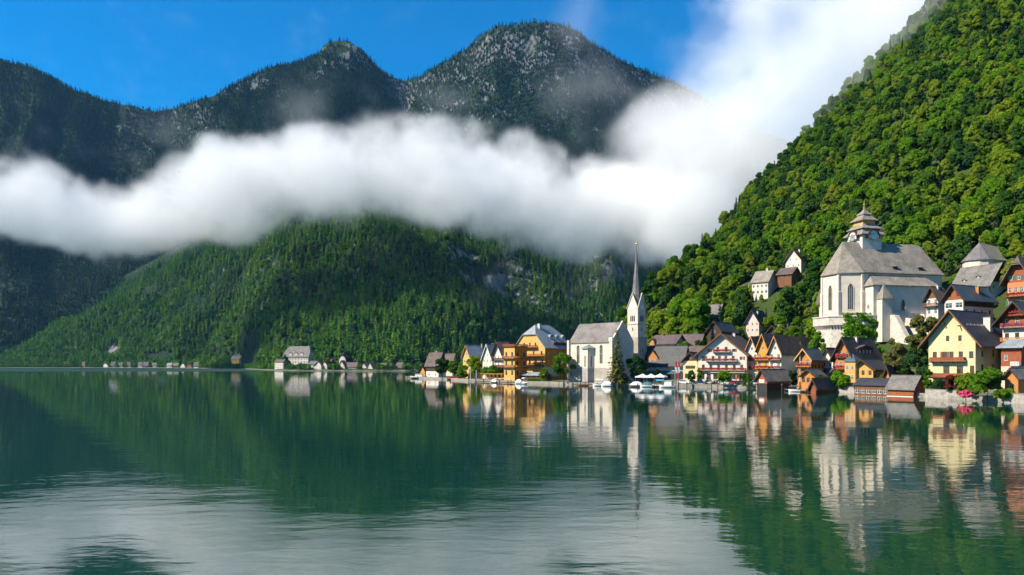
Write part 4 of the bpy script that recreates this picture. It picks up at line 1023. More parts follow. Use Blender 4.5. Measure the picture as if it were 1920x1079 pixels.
def gothic(parent, org, dirv, w, h_, name='tall_window', pane='glass', surround='beige'):
    """Pointed window: stone surround proud of the wall, pane behind mullions."""
    d = Vector((dirv[0], dirv[1], 0)).normalized(); nrm = Vector((d.y, -d.x, 0))
    def pts(w_, hh, z0): return [(-w_ / 2, z0), (w_ / 2, z0), (w_ / 2, hh - w_ * .8), (w_ * .3, hh - w_ * .3), (0, hh), (-w_ * .3, hh - w_ * .3), (-w_ / 2, hh - w_ * .8)]
    T3 = lambda u, z, dd: Vector(org) + d * u + nrm * dd + Vector((0, 0, z))
    s_ = MB(); A = pts(w + .5, h_ + .4, -.25); Bq = pts(w, h_, 0); n = len(A)
    for k in range(n):
        k2 = (k + 1) % n
        s_.poly([T3(*A[k], .14), T3(*A[k2], .14), T3(*Bq[k2], .14), T3(*Bq[k], .14)]); s_.poly([T3(*A[k], 0), T3(*A[k2], 0), T3(*A[k2], .14), T3(*A[k], .14)]); s_.poly([T3(*Bq[k], .14), T3(*Bq[k2], .14), T3(*Bq[k2], .01), T3(*Bq[k], .01)])
    so = s_.build(name, M[surround], parent)
    MB().poly([T3(*p, .015) for p in Bq]).build('pane', M[pane], so)
    mu = MB()
    for u in ((-w / 6, w / 6) if w > 1.1 else (0,)): mu.loft([[T3(u - .05, .02, dd), T3(u + .05, .02, dd), T3(u + .05, h_ - w * .5, dd), T3(u - .05, h_ - w * .5, dd)] for dd in (.02, .08)])
    mu.build('mullion', M['stone'], so)
pm = lambda i, f, z: ((plan[i][0] * (1 - f) + plan[i + 1][0] * f), (plan[i][1] * (1 - f) + plan[i + 1][1] * f), z)
for (i, f) in ((0, .5), (1, .5), (2, .5)):
    dv = (plan[i + 1][0] - plan[i][0], plan[i + 1][1] - plan[i][1]); gothic(Q, pm(i, f, 2.2), dv, 1.7, 8.6)
for i in range(4):
    x_, y_ = plan[i]; m = MB(); m.lathe([(.75, -3), (.75, he * .55), (.55, he * .58), (.55, he - .6)], 4, (x_, y_), math.pi / 4); m.build('buttress', M['church_white'], Q)
m = MB(); m.loft([[(x_ * 1.015, y_ * 1.015 - .02, .9) for x_, y_ in plan], [(x_ * 1.015, y_ * 1.015 - .02, 1.25) for x_, y_ in plan]]); m.build('string_course', M['beige'], Q)
gothic(Q, (w2, cl - 4.5, 5.5), (0, 1), .9, 1.6, 'small_window')
# side aisle with its own lean-to roof and stair turret
ay0, ay1, ax = 0.8, cl * .83, w2 + 4.2; ah = he * .70
m = MB(); m.loft([[(w2 - .1, ay0, -3), (ax, ay0, -3), (ax, ay1, -3), (w2 - .1, ay1, -3)], [(w2 - .1, ay0, ah), (ax, ay0, ah), (ax, ay1, ah), (w2 - .1, ay1, ah)]]); m.build('aisle_wall', M['church_white'], Q)
m = MB(); e = .6; zA, zT = ah - .2, he - .8
m.poly([(ax + e, ay0 - e, zA), (ax + e, ay1 + e, zA), (w2 + .05, ay1 - 2.2, zT), (w2 + .05, ay0 + 2.2, zT)]); m.poly([(w2 + .05, ay0 - e, zA), (ax + e, ay0 - e, zA), (w2 + .05, ay0 + 2.2, zT)]); m.poly([(ax + e, ay1 + e, zA), (w2 + .05, ay1 + e, zA), (w2 + .05, ay1 - 2.2, zT)])
m.poly([(w2, ay0 - e, zA - .25), (ax + e, ay0 - e, zA - .25), (ax + e, ay1 + e, zA - .25), (w2, ay1 + e, zA - .25)]); m.poly([(ax + e, ay0 - e, zA - .25), (ax + e, ay1 + e, zA - .25), (ax + e, ay1 + e, zA), (ax + e, ay0 - e, zA)]); m.poly([(w2, ay0 - e, zA - .25), (ax + e, ay0 - e, zA - .25), (ax + e, ay0 - e, zA), (w2, ay0 - e, zA)])
m.build('aisle_roof', M['roof_shingle'], Q)
for yv in (ay0 + (ay1 - ay0) * .45, ay0 + (ay1 - ay0) * .85): gothic(Q, (ax, yv, 1.6), (0, 1), 1.3, 3.6, 'arched_window')
gothic(Q, (w2 + 1.9, ay0, 2.2), (1, 0), .7, 1.4, 'small_window')
m = MB(); tx, ty = ax + 1.2, ay0 + 3.2; m.box(tx - 1.9, ty - 1.9, -9, tx + 1.3, ty + 1.9, ah * .52); m.build('stair_turret', M['church_white'], Q); MB().lathe([(3.1, ah * .50), (2.9, ah * .55), (.1, ah * .98)], 4, (tx - .3, ty), math.pi / 4).build('turret_roof', M['roof_shingle'], Q)
# clock tower with tiered curved roofs
tcx, tcy = -w2 * .25, 8.6; s2 = 3.85
zq = lambda y: ZAT(y, 257) - zb
m = MB(); m.box(tcx - s2, tcy - s2, he * .5, tcx + s2, tcy + s2, zq(433)); TW = m.build('clock_tower', M['white'], Q)
sqr = lambda pr_, nm, mt: MB().lathe([(r_ * 1.414, z_) for r_, z_ in pr_], 4, (tcx, tcy), math.pi / 4).build(nm, M[mt], TW)
sqr([(s2 + 1.0, zq(440)), (s2 + .9, zq(438)), (s2 + .1, zq(433)), (s2 - .5, zq(429)), (s2 - .8, zq(425.5))], 'lower_roof', 'roof_shingle')
sqr([(s2 - .8, zq(430)), (s2 - .8, zq(425))], 'lantern_base', 'wood_orange')
sqr([(s2 + .3, zq(428)), (s2 + .2, zq(426.5)), (s2 - .6, zq(423)), (s2 - 1.3, zq(418.5))], 'middle_roof', 'roof_shingle')
sqr([(s2 - 1.3, zq(420)), (s2 - 1.5, zq(411))], 'lantern', 'wood_gold')
sqr([(s2 - .55, zq(411.5)), (s2 - .65, zq(410)), (s2 - 1.5, zq(406)), (s2 * .42, zq(401)), (s2 * .40, zq(399))], 'upper_roof', 'roof_shingle')
sqr([(s2 * .47, zq(399.5)), (s2 * .45, zq(398)), (s2 * .2, zq(393)), (s2 * .06, zq(388)), (s2 * .03, zq(383))], 'cap_roof', 'roof_shingle')
MB().lathe([(.1, zq(384)), (.12, zq(381)), (.4, zq(380)), (.4, zq(378.5)), (.08, zq(377.5)), (.06, zq(371))], 8, (tcx, tcy)).build('finial', M['gold_leaf'], TW)
for k in (0, 1):
    q = Matrix.Rotation(k * math.pi / 2, 3, 'Z'); c3 = Vector((tcx, tcy, 0)); pos = lambda u, z, dd: q @ Vector((u, -s2 - dd, z)) + c3
    zc = zq(443.5); R_ = 1.25
    m = MB(); m.loft([[pos(2.2 * math.cos(t_), zc - .6 + 2.7 * math.sin(t_), dd) for t_ in np.linspace(0, math.pi, 14)] for dd in (.02, .9)]); m.build('clock_gable', M['white'], TW)
    m = MB()
    A = [(2.55 * math.cos(t_), zc - .6 + 3.05 * math.sin(t_)) for t_ in np.linspace(0, math.pi, 14)]; Bq = [(2.2 * math.cos(t_), zc - .6 + 2.7 * math.sin(t_)) for t_ in np.linspace(0, math.pi, 14)]
    for j in range(13): m.loft([[pos(*A[j], dd), pos(*A[j + 1], dd), pos(*Bq[j + 1], dd), pos(*Bq[j], dd)] for dd in (-.5, 1.15)])
    m.build('gable_hood', M['wood_dark'], TW)
    m = MB(); m.loft([[pos(R_ * math.cos(t_), zc + R_ * math.sin(t_), dd) for t_ in np.linspace(0, 2 * math.pi, 24, endpoint=False)] for dd in (.92, 1.0)]); ck = m.build('clock_face', M['metal'], TW)
    m = MB()
    for t_ in range(12):
        a = t_ * math.pi / 6; m.tube(pos(R_ * .78 * math.sin(a), zc + R_ * .78 * math.cos(a), 1.03), pos(R_ * .96 * math.sin(a), zc + R_ * .96 * math.cos(a), 1.03), .05, n=4)
    m.tube(pos(0, zc, 1.04), pos(.5, zc + .3, 1.04), .07, n=4); m.tube(pos(0, zc, 1.04), pos(-.2, zc + .95, 1.04), .06, n=4); m.build('clock_hands', M['black'], TW)
# bastion: battered round-cornered base with corbels, ivy, raking buttresses
zf = ZAT(652, 243) - zb - 4
m = MB(); bp = [(-w2 - 2.6, 1), (-w2 * .55 - 1.6, -ap - 2.6), (w2 * .4, -ap - 3.0), (w2 + 3.2, -2.0), (w2 + 4.2, 1.5), (w2 + 4.0, 6), (-w2 - 2.6, 6)]
def bring(sx, z): return [(x_ * sx, y_ * sx if y_ < 0 else y_, z) for x_, y_ in bp]
m.loft([bring(.96, zf), bring(.90, zf + 7), bring(.90, -4.0), bring(1.0, -3.1), bring(1.0, -.4)]); BA = m.build('bastion', M['bastion']); BA.parent = Q
m = MB(); m.loft([bring(1.03, -.39), bring(1.03, 0.0)]); m.build('parapet', M['bastion'], Q)
for i in (0, 1, 2):
    (xa, ya), (xb, yb) = bp[i], bp[i + 1]; n = max(3, int(math.hypot(xb - xa, yb - ya) / .95))
    for k in range(n):
        f = (k + .5) / n; x_, y_ = (xa + (xb - xa) * f), (ya + (yb - ya) * f)
        MB().loft([[(x_ * .90 - .22, y_ * .90 - .02, -4.6), (x_ * .90 + .22, y_ * .90 - .02, -4.6), (x_ * .9 + .22, y_ * .9 + .3, -4.6), (x_ * .9 - .22, y_ * .9 + .3, -4.6)], [(x_ - .22, y_ - .03, -3.12), (x_ + .22, y_ - .03, -3.12), (x_ * .9 + .22, y_ * .9 + .3, -3.12), (x_ * .9 - .22, y_ * .9 + .3, -3.12)]]).build('corbel', M['stone'], BA)
# retaining wall and three raking buttresses right of the bastion
m = MB(); m.box(w2 + 4.0, 4.5, zf, ax + 2.4, cl * .72, .6); m.build('retaining_wall', M['bastion'], Q)
for k, yv in enumerate((5.2, 11.0, 17.0)):
    x0_ = ax + 2.3; m = MB(); wv = 1.7; reach = (8.5, 8.0, 6.5)[k]; top = (-.3, -1.2, .2)[k]
    prof = [(x0_, zf), (x0_ + reach, zf), (x0_ + reach * .92, zf + (top - zf) * .42), (x0_ + reach * .25, top), (x0_, top + .2)]
    m.loft([[(x_, yv, z_) for x_, z_ in prof], [(x_, yv + wv, z_) for x_, z_ in prof]]); m.build('raking_buttress', M['bastion'], Q)
# ivy
pts = []; rr = random.Random(3)
for k in range(5200):
    f = rr.random(); z_ = rr.uniform(zf + 2, .6)
    (xa, ya), (xb, yb), (xc, yc) = (w2 * .85, -ap * .55 - 2.6), (w2 + 3.1, -2.0), (w2 + 4.3, 3.4)
    if f < .7: g = f / .7; x_, y_ = xa + (xb - xa) * g, ya + (yb - ya) * g
    else: g = (f - .7) / .3; x_, y_ = xb + (xc - xb) * g, yb + (yc - yb) * g
    edge = .5 + .5 * math.sin(z_ * .9 + 2 * math.sin(f * 9)); 
    if f < .10 and rr.random() > .3 * edge: continue
    if z_ > -1 and rr.random() < .5: continue
    bl = 1.0 + .07 * math.sin(z_ * 1.7 + f * 13)
    pts.append((x_ * .97 * bl + rr.gauss(0, .25), y_ * .97 * bl - .5 + rr.gauss(0, .3), z_))
IV = leaf_cloud('ivy_bush', pts, .42, M['leaf_ivy'], None, 5); IV.location = Q.location; IV.rotation_euler = Q.rotation_euler; tag(IV, 'thick green ivy hanging over the corner of the church bastion', 'ivy')

# ------------------------------------------------------------------ ossuary chapel and houses right of the church
D_ = 255; cen = P(1836, 525, D_ + 4); zb = cen.z
K = empty('chapel', (cen.x, cen.y, zb), -math.radians(60)); tag(K, 'small white chapel with round end, cone roof and mossy ridge', 'chapel'); FOOT.append((cen.x, cen.y, 6.5, zb))
rad = 5.0; hk = ZAT(487, D_) - zb; hk2 = ZAT(453, D_ + 2) - zb
pl_ = [(rad * math.cos(a), rad * math.sin(a)) for a in np.linspace(math.pi, 2 * math.pi, 7)] + [(rad, 11), (-rad, 11)]
MB().loft([[(x_, y_, -8) for x_, y_ in pl_], [(x_, y_, hk) for x_, y_ in pl_]]).build('wall', M['church_white'], K)
ap_ = (0, 0, hk2); ap2 = (0, 11.5, hk2 - .6); m = MB(); m2 = MB(); E = [(x_ * 1.12, y_ * 1.12 if y_ < 5 else y_ + .5, hk - .1) for x_, y_ in pl_]
for k in range(6): m.poly([E[k], E[k + 1], ap_])
m2.poly([E[6], E[7], ap2, ap_]); m2.poly([E[8], E[0], ap_, ap2]); m2.poly([E[7], E[8], ap2])
m.build('cone_roof', M['spire'], K); m2.build('ridge_roof', M['roof_moss'], K); MB().poly(list(reversed(E))).build('eaves_soffit', M['rail_white'], K)
for a in (1.25 * math.pi, 1.58 * math.pi, 1.9 * math.pi): gothic(K, (rad * .985 * math.cos(a), rad * .985 * math.sin(a), hk - 5.2), (-math.sin(a), math.cos(a)), .95, 3.0, 'arched_window')
MB().lathe([(.08, hk2 - .2), (.1, hk2 + .5), (.35, hk2 + .9), (.08, hk2 + 1.3), (.05, hk2 + 2.2)], 8).build('finial', M['gold_leaf'], K)

h = House('shingle_house', 'broad low house with grey shingle roof in front of the chapel', 238, 70, 1790, 1856, 1890, 545, 528, 496, 'R', 'white', 'roof_shingle', over=1.2, eave=1.2, sink=8, clad='wood_dark', clad_z=2.9); h.roof_o = None
h.row('F', .8, 4, .9, 1.3, frame='frame_brown'); h.row('R', .6, 2, 1.0, 1.4); h.finish(); h.roof_o.data.materials[0] = M['roof_grey']; h.chimney(1.5, 3, 1.6, .8); h.dormer(-3, h.he + .6, 1.2, .7, .4, 2, 'wood_dark', 'roof_grey', 1); h.dormer(1.5, h.he + 1.4, 1.2, .7, .4, 2, 'wood_dark', 'roof_grey', 1)
h = House('terrace_house', 'white house with timber gable, dark roof and red chimney above the yellow house', 212, 62, 1771, 1806, 1862, 590, 558, 536, 'F', 'white', 'roof_blue', over=1.2, eave=1.0, sink=8, clad='wood_red', clad_z=4.3)
h.row('F', 2.0, 2, 2.0, 1.5); h.row('F', 5.3, 2, .9, 1.1, u0=-1.2, u1=1.2, frame='frame_brown'); h.row('R', .4, 4, .9, 1.2, frame='frame_brown'); h.finish(); h.box('timber_storey', 'wood_dark', h.w / 2 + .004, .3, 2.4, h.w / 2 + .16, h.d - .2, h.he - .05); h.chimney(1.6, 9.0, 2.0, .9, 'wood_orange')
h = House('small_chalet', 'small white chalet with brown balcony left of the timber-gabled white house', 222, 66, 1737, 1759, 1775, 592, 559, 540, 'F', 'white', 'roof_brown', over=1.0, sink=8, clad='wood_brown', clad_z=5.2); h.row('F', .6, 2, .9, 1.6); h.row('F', 3.2, 2, .9, 1.7); h.balcony('F', -h.w / 2, h.w / 2, 2.8, 1.0, 'wood_brown'); h.finish(); h.chimney(.3, 2, 1.2, .7)
h = House('red_house', 'tall salmon house with green shutters and dark hipped roof at right edge', 203, 58, 1889, 1931, 1960, 585, 516, 484, 'F', 'salmon', 'roof_brown', over=1.6, eave=1.4, sink=8, clad='wood_red', clad_z=8.3, hip=.4)
h.row('F', 1.8, 3, 1.2, 1.6, shutters='shutter_green'); h.row('F', 5.6, 4, .9, 1.3, sill=True); h.row('F', 9.0, 3, .9, 1.2, shutters='shutter_green'); h.balcony('F', -h.w / 2, h.w / 2, 4.4, 1.1, 'wood_red', flowers='flower_red'); h.finish()
h = House('timber_chalet', 'red timber chalet with flower balconies under a dark gable at right edge', 182, 62, 1880, 1935, 1965, 655, 596, 568, 'F', 'white', 'roof_slate', over=2.0, eave=1.8, sink=6, clad='wood_red', clad_z=5.4)
h.row('F', 2.6, 3, 1.0, 1.5, frame='frame_brown'); h.row('F', 6.2, 3, .9, 1.4); h.win('F', 0, 9.2, .9, 1.1); h.balcony('F', -h.w / 2, h.w / 2, 5.4, 1.2, 'wood_grey', flowers='flower_pink'); h.balcony('F', -h.w / 2, h.w / 2, 2.0, 1.2, 'wood_orange'); h.balcony('F', -2.4, 2.4, 8.4, 1.0, 'wood_red', flowers='flower_red'); h.finish()
h = House('plank_house', 'red plank house with light grey roof right of the yellow house', 176, 60, 1877, 1915, 1950, 716, 650, 638, 'R', 'cream', 'roof_metal', over=.8, eave=1.0, sink=3, clad='wood_red', clad_z=3.6); h.win('F', -1.2, 5.0, .8, 1.6); h.row('F', .8, 2, .9, 1.5, frame='frame_brown'); h.balcony('F', .3, h.w / 2, 3.7, 1.0, 'rail_white'); h.finish()
h = House('garden_hut', 'small red hut with grey roof behind the lake wall at right edge', 158, 62, 1884, 1909, 1945, 745, 708, 693, 'F', 'wood_orange', 'roof_grey', over=.7, eave=.6, sink=1, barge='wood_dark'); h.win('F', 0, 1.6, .9, 1.0, frame='rail_white', sill=True); h.win('R', 0, 1.2, .7, 1.3); h.finish()

h = House('yellow_house', 'tall pale yellow gabled house with wooden balconies and large dark roof by the lake', 182, 55, 1741, 1829, 1888, 746, 634, 584, 'F', 'pale_yellow', 'roof_slate', over=1.6, eave=2.0, barge='wood_brown')
W2 = h.w / 2; YH = h
for u in (-.9, 2.0): h.win('F', u, 15.2 - 1.3, .8, 1.4, frame='frame_brown')
for u in (-4.0, -1.6, 0.0, 2.2, 4.6): h.win('F', u, 9.6, 1.0, 1.7, frame='frame_brown', shutters='shutter' if u in (-1.6,) else None)
for u in (-1.2, 2.0): h.win('F', u, 5.8, 1.5, 2.0, frame='frame_brown')
h.win('F', 4.8, 5.8, 1.0, 2.0, frame='frame_brown'); h.win('F', -1.6, 2.6, 1.0, 1.4, frame='frame_brown')
for zz, pn in ((10.0, 'shutter_blue'), (6.4, None), (2.8, None)):
    for u in (-5.0, 1.0, 6.0): h.win('R', u, zz, 1.2, 1.7, frame=pn or 'frame_brown', shutters=None)
h.balcony('F', -4.8, 3.4, 8.9, 1.3, 'wood_red', open_=False); h.balcony('F', -4.6, W2 - .1, 4.9, 1.4, 'wood_red', open_=False)
h.finish(); h.chimney(3.6, 11.5, 3.0, 1.6)
for k in range(9): h.box('snow_guard', 'metal', h.w * .28, 1 + k * 1.9, h.he + (h.hr - h.he) * .46, h.w * .28 + .1, 2.3 + k * 1.9, h.he + (h.hr - h.he) * .46 + .55, h.roof_o)
h.box('brace', 'wood_brown', -W2 * .3, -1.3, h.hr - 3.2, -W2 * .3 + .2, -.02, h.hr - 2.9); h.box('brace', 'wood_brown', W2 * .35, -1.3, h.hr - 3.9, W2 * .35 + .2, -.02, h.hr - 3.6)

# ------------------------------------------------------------------ timber houses and boathouses on the water, right of the square
h = House('orange_chalet', 'orange timber chalet with pink flower balcony and blue roof', 222, 50, 1496, 1521, 1545, 725, 672, 656, 'F', 'wood_orange', 'roof_blue', over=1.2, eave=.8, barge='wood_gold')
h.row('F', 3.4, 3, .8, 1.3, frame='frame_brown'); h.row('F', 6.4, 2, .9, 1.6); h.balcony('F', -h.w / 2, h.w / 2, 5.8, 1.2, 'wood_orange', flowers='flower_pink'); h.row('R', 5.4, 4, .8, 1.1, frame='frame_brown'); h.finish()
h = House('front_annex', 'low golden timber annex in front of the orange chalet', 216, 50, 1503, 1528, 1546, 728, 705, 694, 'F', 'wood_orange', 'roof_blue', over=.8); h.row('F', 1.6, 3, .9, 1.4, frame='frame_brown'); h.win('R', 0, 1.4); h.finish()
h = House('white_cottage', 'small white house with brown roof between the two timber chalets', 226, 52, 1540, 1562, 1576, 722, 674, 655, 'F', 'white', 'roof_brown', over=.9, clad=None); h.row('F', 5.6, 2, .8, 1.2, frame='frame_brown', sill=True); h.row('F', 2.0, 2); h.finish()
m = MB(); m.loft([[(-h.w / 2 - .3, -2.6, 3.9), (h.w / 2 + .6, -2.6, 3.9), (h.w / 2 + .6, -2.6, 3.7), (-h.w / 2 - .3, -2.6, 3.7)], [(-h.w / 2 - .3, -.02, 5.1), (h.w / 2 + .6, -.02, 5.1), (h.w / 2 + .6, -.02, 4.9), (-h.w / 2 - .3, -.02, 4.9)]]); m.build('porch_roof', M['roof_blue'], h.o)
h = House('brown_chalet', 'big orange-brown timber chalet with oriel, flower boxes and stacked dark roofs', 212, 54, 1565, 1599, 1648, 731, 668, 636, 'F', 'white', 'roof_slate', over=1.3, eave=1.0, clad='wood_orange', clad_z=2.6, barge='wood_dark')
for zz in (3.4, 6.4): h.row('F', zz, 4, .8, 1.4)
h.row('F', 9.6, 2, .8, 1.2, u0=-1.0, u1=1.0); h.balcony('F', -h.w / 2, h.w / 2 - 2.0, 5.8, 1.0, 'wood_red', flowers='flower_pink'); h.balcony('F', -2.0, 2.0, 9.2, .8, 'wood_red', flowers='flower_pink')
h.row('R', 3.4, 5, .8, 1.3, frame='frame_brown'); h.finish(); h.chimney(.4, 6, 1.3, .8)
h.dormer(0.0, h.he + .6, 8.0, 1.6, .9, 5.0, 'wood_dark', 'roof_brown', 4, 'R')
orl = MB().box(h.w / 2 - 1.6, -1.5, 2.0, h.w / 2 + 1.6, 1.4, 8.0).build('oriel', M['wood_gold'], h.o)
MB().lathe([(2.7, 8.0), (2.6, 8.2), (.1, 10.2)], 4, (h.w / 2, 0), math.pi / 4).build('oriel_roof', M['roof_blue'], orl)
for zz in (2.9, 5.6):
    for u in (-.75, .75):
        for (f, lx, ly, rz) in (('F', h.w / 2 + u, -1.53, 0), ('R', h.w / 2 + 1.63, u, math.pi / 2)):
            w_ = link('window', win_mesh(.8, 1.4, 0, 'frame'), None, orl); w_.location = (lx, ly, zz); w_.rotation_euler = (0, 0, rz); p_ = link('pane', win_mesh(.8, 1.4, 0, 'pane'), None, orl); p_.location = (lx - (.0 if f == 'F' else -.01), ly, zz); p_.rotation_euler = (0, 0, rz)
            for q_, mm_ in ((w_, 'frame'), (p_, 'glass')):
                if not q_.data.materials: q_.data.materials.append(M[mm_])
h = House('lean_to_house', 'low brown timber house with dark roof right of the brown chalet', 207, 54, 1600, 1637, 1664, 731, 690, 676, 'F', 'wood_gold', 'roof_slate', over=1.2, eave=1.2, clad=None); h.row('F', 4.0, 3, .9, 1.3, frame='frame_brown'); h.row('R', 3.0, 3, .9, 1.2, frame='frame_brown'); h.row('F', 1.0, 2, .9, 1.3, frame='frame_brown'); h.finish()
h = House('garden_cabin', 'small cabin with orange gable and dark roof behind the shingled boathouse', 200, 56, 1659, 1670, 1708, 731, 706, 690, 'F', 'wood_orange', 'roof_slate', over=.8); h.win('F', 0, 1.5); h.finish()
h = House('boathouse', 'long low brown plank boathouse with dark roof and pale window frames on the water', 193, 60, 1603, 1664, 1668, 743, 723, 712, 'R', 'wood_brown', 'roof_slate', over=.3, eave=.4, sink=1.8, depth=5.0, barge='wood_grey'); h.row('F', .5, 6, 1.2, 1.2, frame='frame'); h.finish(); h.box('concrete_sill', 'stone', -h.w / 2, -.3, -1.2, h.w / 2, -.004, .12)
h = House('boathouse', 'reddish plank boathouse with broad grey shingle roof on the lake wall', 184, 56, 1664, 1713, 1733, 746, 729, 707, 'R', 'wood_red', 'roof_grey', over=.5, eave=.5, sink=1.8, depth=5.6, barge='wood_dark'); h.win('R', 0, .6, .8, .8); h.finish(); h.box('concrete_sill', 'rail_white', -h.w / 2, -.35, -1.2, h.w / 2, -.004, .25)
h = House('boathouse', 'dark open-fronted boathouse with red gable and white sign on the water', 228, 55, 1419, 1438, 1478, 736, 711, 695, 'F', 'wood_dark', 'roof_grey', over=.7, eave=.8, sink=2, clad='wood_red', clad_z=2.6); h.door('F', 0, 0, 2.6, 2.4, 'black'); h.finish(); h.box('sign_board', 'rail_white', -.9, -.1, 2.9, .9, -.03, 3.9)  # black slab in the open front paints the shade inside, no real door
h = House('open_shelter', 'open waterside shelter with grey roof on white posts beside the open boathouse', 246, 55, 1452, 1478, 1518, 728, 709, 697, 'F', 'wood_dark', 'roof_grey', over=.6, eave=.8); h.row('R', .3, 4, 2.2, 1.9, frame='rail_white'); h.finish()
h = House('boathouse', 'smallest boathouse with dark roof and reddish door left of the round bush', 208, 50, 1520, 1530, 1563, 740, 724, 713, 'F', 'wood_red', 'roof_brown', over=.6, eave=.7, sink=2, clad='wood_dark'); h.door('F', 0, 0, 1.4, 1.9, 'wood_red'); h.finish(); h.box('concrete_sill', 'wood_pale', h.w / 2 + .004, 0, -1.4, h.w / 2 + .3, h.d, .2)
h = House('kiosk', 'dark wooden jetty kiosk with a red round sign below the church conifer', 283, 40, 1144, 1157, 1177, 727, 709, 703, 'F', 'wood_dark', 'roof_slate', over=.5, eave=.5, sink=2); h.door('F', .4, 0, 1.0, 2.0, 'black'); h.finish()
m = MB(); m.loft([[(-.9 + .75 * math.cos(t_), dd, 2.3 + .75 * math.sin(t_)) for t_ in np.linspace(0, 6.283, 20, endpoint=False)] for dd in (-.12, -.04)]); m.build('round_sign', M['red'], h.o)

# ------------------------------------------------------------------ far village across the bay
h = House('far_manor', 'grand white manor with mansard dormers across the bay', 1000, 20, 531, 578, 592, 690, 669, 650, 'R', 'white', 'roof_grey', sink=8, cat='manor', hip=.6)
for zz in (2.5, 6.5, 10.5): h.row('F', zz, 9, 1.6, 2.2)
h.row('R', 6.5, 4, 1.5, 2.2); h.finish(); 
for k in (-1, 0, 1): h.dormer(k * 9.0, h.he + 1.2, 5.0, 2.4, 2.0, 5, 'white', 'roof_slate', 2)
FV = [  # px left, corner, right, y base, eave, ridge, depth, gable, wall, roof, label
    (515, 531, 538, 692, 679, 675, 975, 'R', 'white', 'roof_brown', 'low white house left of the grand manor across the bay'), (433, 449, 456, 690, 674, 668, 1440, 'R', 'yellow', 'roof_moss', 'square yellow house at the foot of the wooded point across the lake'),
    (458, 464, 468, 691, 684, 679, 1400, 'F', 'cream', 'roof_brown', 'tiny cream house right of the square yellow house across the lake'), (472, 477, 480, 691, 684, 679, 1380, 'F', 'salmon', 'roof_brown', 'tiny pinkish house left of the grand manor by the far shore'),
    (580, 596, 602, 692, 683, 678, 960, 'R', 'grey_plaster', 'roof_blue', 'blue-grey house right beside the grand manor across the bay'), (589, 599, 604, 694, 687, 681, 945, 'F', 'white', 'roof_grey', 'small white gable below the blue-grey house across the bay'),
    (592, 602, 605, 694, 684, 678, 938, 'F', 'white', 'roof_brown', 'left of the twin white houses with red roofs across the bay'), (604, 613, 616, 694, 684, 678, 938, 'F', 'white', 'roof_brown', 'right of the twin white houses with red roofs across the bay'),
    (635, 646, 651, 695, 686, 677, 930, 'F', 'cream', 'roof_grey', 'cream gabled house right of the round yellow-green tree across the bay'), (647, 668, 674, 695, 688, 681, 925, 'R', 'grey_plaster', 'roof_purple', 'long low boat shed with purple roof across the bay'),
    (676, 688, 693, 695, 689, 681, 925, 'F', 'beige', 'roof_grey', 'beige gabled barn in the middle of the far village'), (688, 699, 705, 696, 690, 680, 918, 'F', 'beige', 'roof_shingle', 'broad pale-roofed barn right of the beige barn in the far village'),
    (704, 711, 716, 694, 686, 679, 955, 'F', 'gold', 'roof_brown', 'golden gabled house behind the pale-roofed barn in the far village'), (712, 722, 728, 695, 689, 682, 930, 'R', 'wood_brown', 'roof_brown', 'brown timber house right of the golden gable in the far village'),
    (730, 738, 742, 695, 687, 680, 930, 'F', 'white', 'roof_slate', 'white gable with dark roof near the right end of the far village'), (742, 753, 759, 696, 689, 681, 925, 'R', 'grey_plaster', 'roof_purple', 'grey house with purple roof at the right end of the far village'),
    (765, 774, 778, 695, 687, 680, 950, 'F', 'wood_orange', 'roof_slate', 'orange gable seen left of the moored white boat'), (613, 621, 625, 690, 682, 675, 990, 'R', 'white', 'roof_grey', 'white house behind the twin red-roofed houses across the bay'),
    (657, 664, 668, 688, 680, 674, 1000, 'R', 'white', 'roof_blue', 'blue-roofed house above the purple boat shed across the bay')]
for (pl, pc, pr, yb, ye, yr, D_, g, wl, rf, lb) in FV:
    h = House('far_house', lb, D_, 28, pl, pc, pr, yb, ye, yr, g, wl, rf, over=.8, sink=5, group='houses of the far village', thick=.4)
    n = max(2, int(h.w / 3.2)); nf = 2 if h.he > 5.2 else 1
    for q in range(nf): h.row('F', 1.2 + q * 3.0, n, 1.2, 1.5)
    h.finish()
# chapel in the far village
c_ = P(642, 694, 985); K = empty('far_chapel', (c_.x, c_.y, c_.z), -.3); tag(K, 'little white chapel with rounded gable and belfry across the bay', 'chapel'); FOOT.append((c_.x, c_.y, 9, 3))
m = MB(); pr_ = [(-5, -4), (5, -4), (5, 11), (4.2, 14.5), (2.2, 17.2), (0, 18), (-2.2, 17.2), (-4.2, 14.5), (-5, 11)]; m.loft([[(x_, 0, z_) for x_, z_ in pr_], [(x_, 12, z_) for x_, z_ in pr_]]); m.build('wall', M['white'], K)
m = MB(); pr2 = [(-5.5, 10.5), (-4.6, 14.8), (-2.4, 17.7), (0, 18.6), (2.4, 17.7), (4.6, 14.8), (5.5, 10.5)]
for j in range(6): m.poly([(pr2[j][0], .4, pr2[j][1]), (pr2[j + 1][0], .4, pr2[j + 1][1]), (pr2[j + 1][0], 12.5, pr2[j + 1][1]), (pr2[j][0], 12.5, pr2[j][1])])
m.build('roof', M['roof_slate'], K); MB().lathe([(1.3, 17.5), (1.3, 20.5), (1.6, 20.6), (.1, 24)], 8, (0, 3)).build('belfry', M['roof_slate'], K)
gothic(K, (0, 0, 4), (1, 0), 2.0, 5.0, 'arched_window')
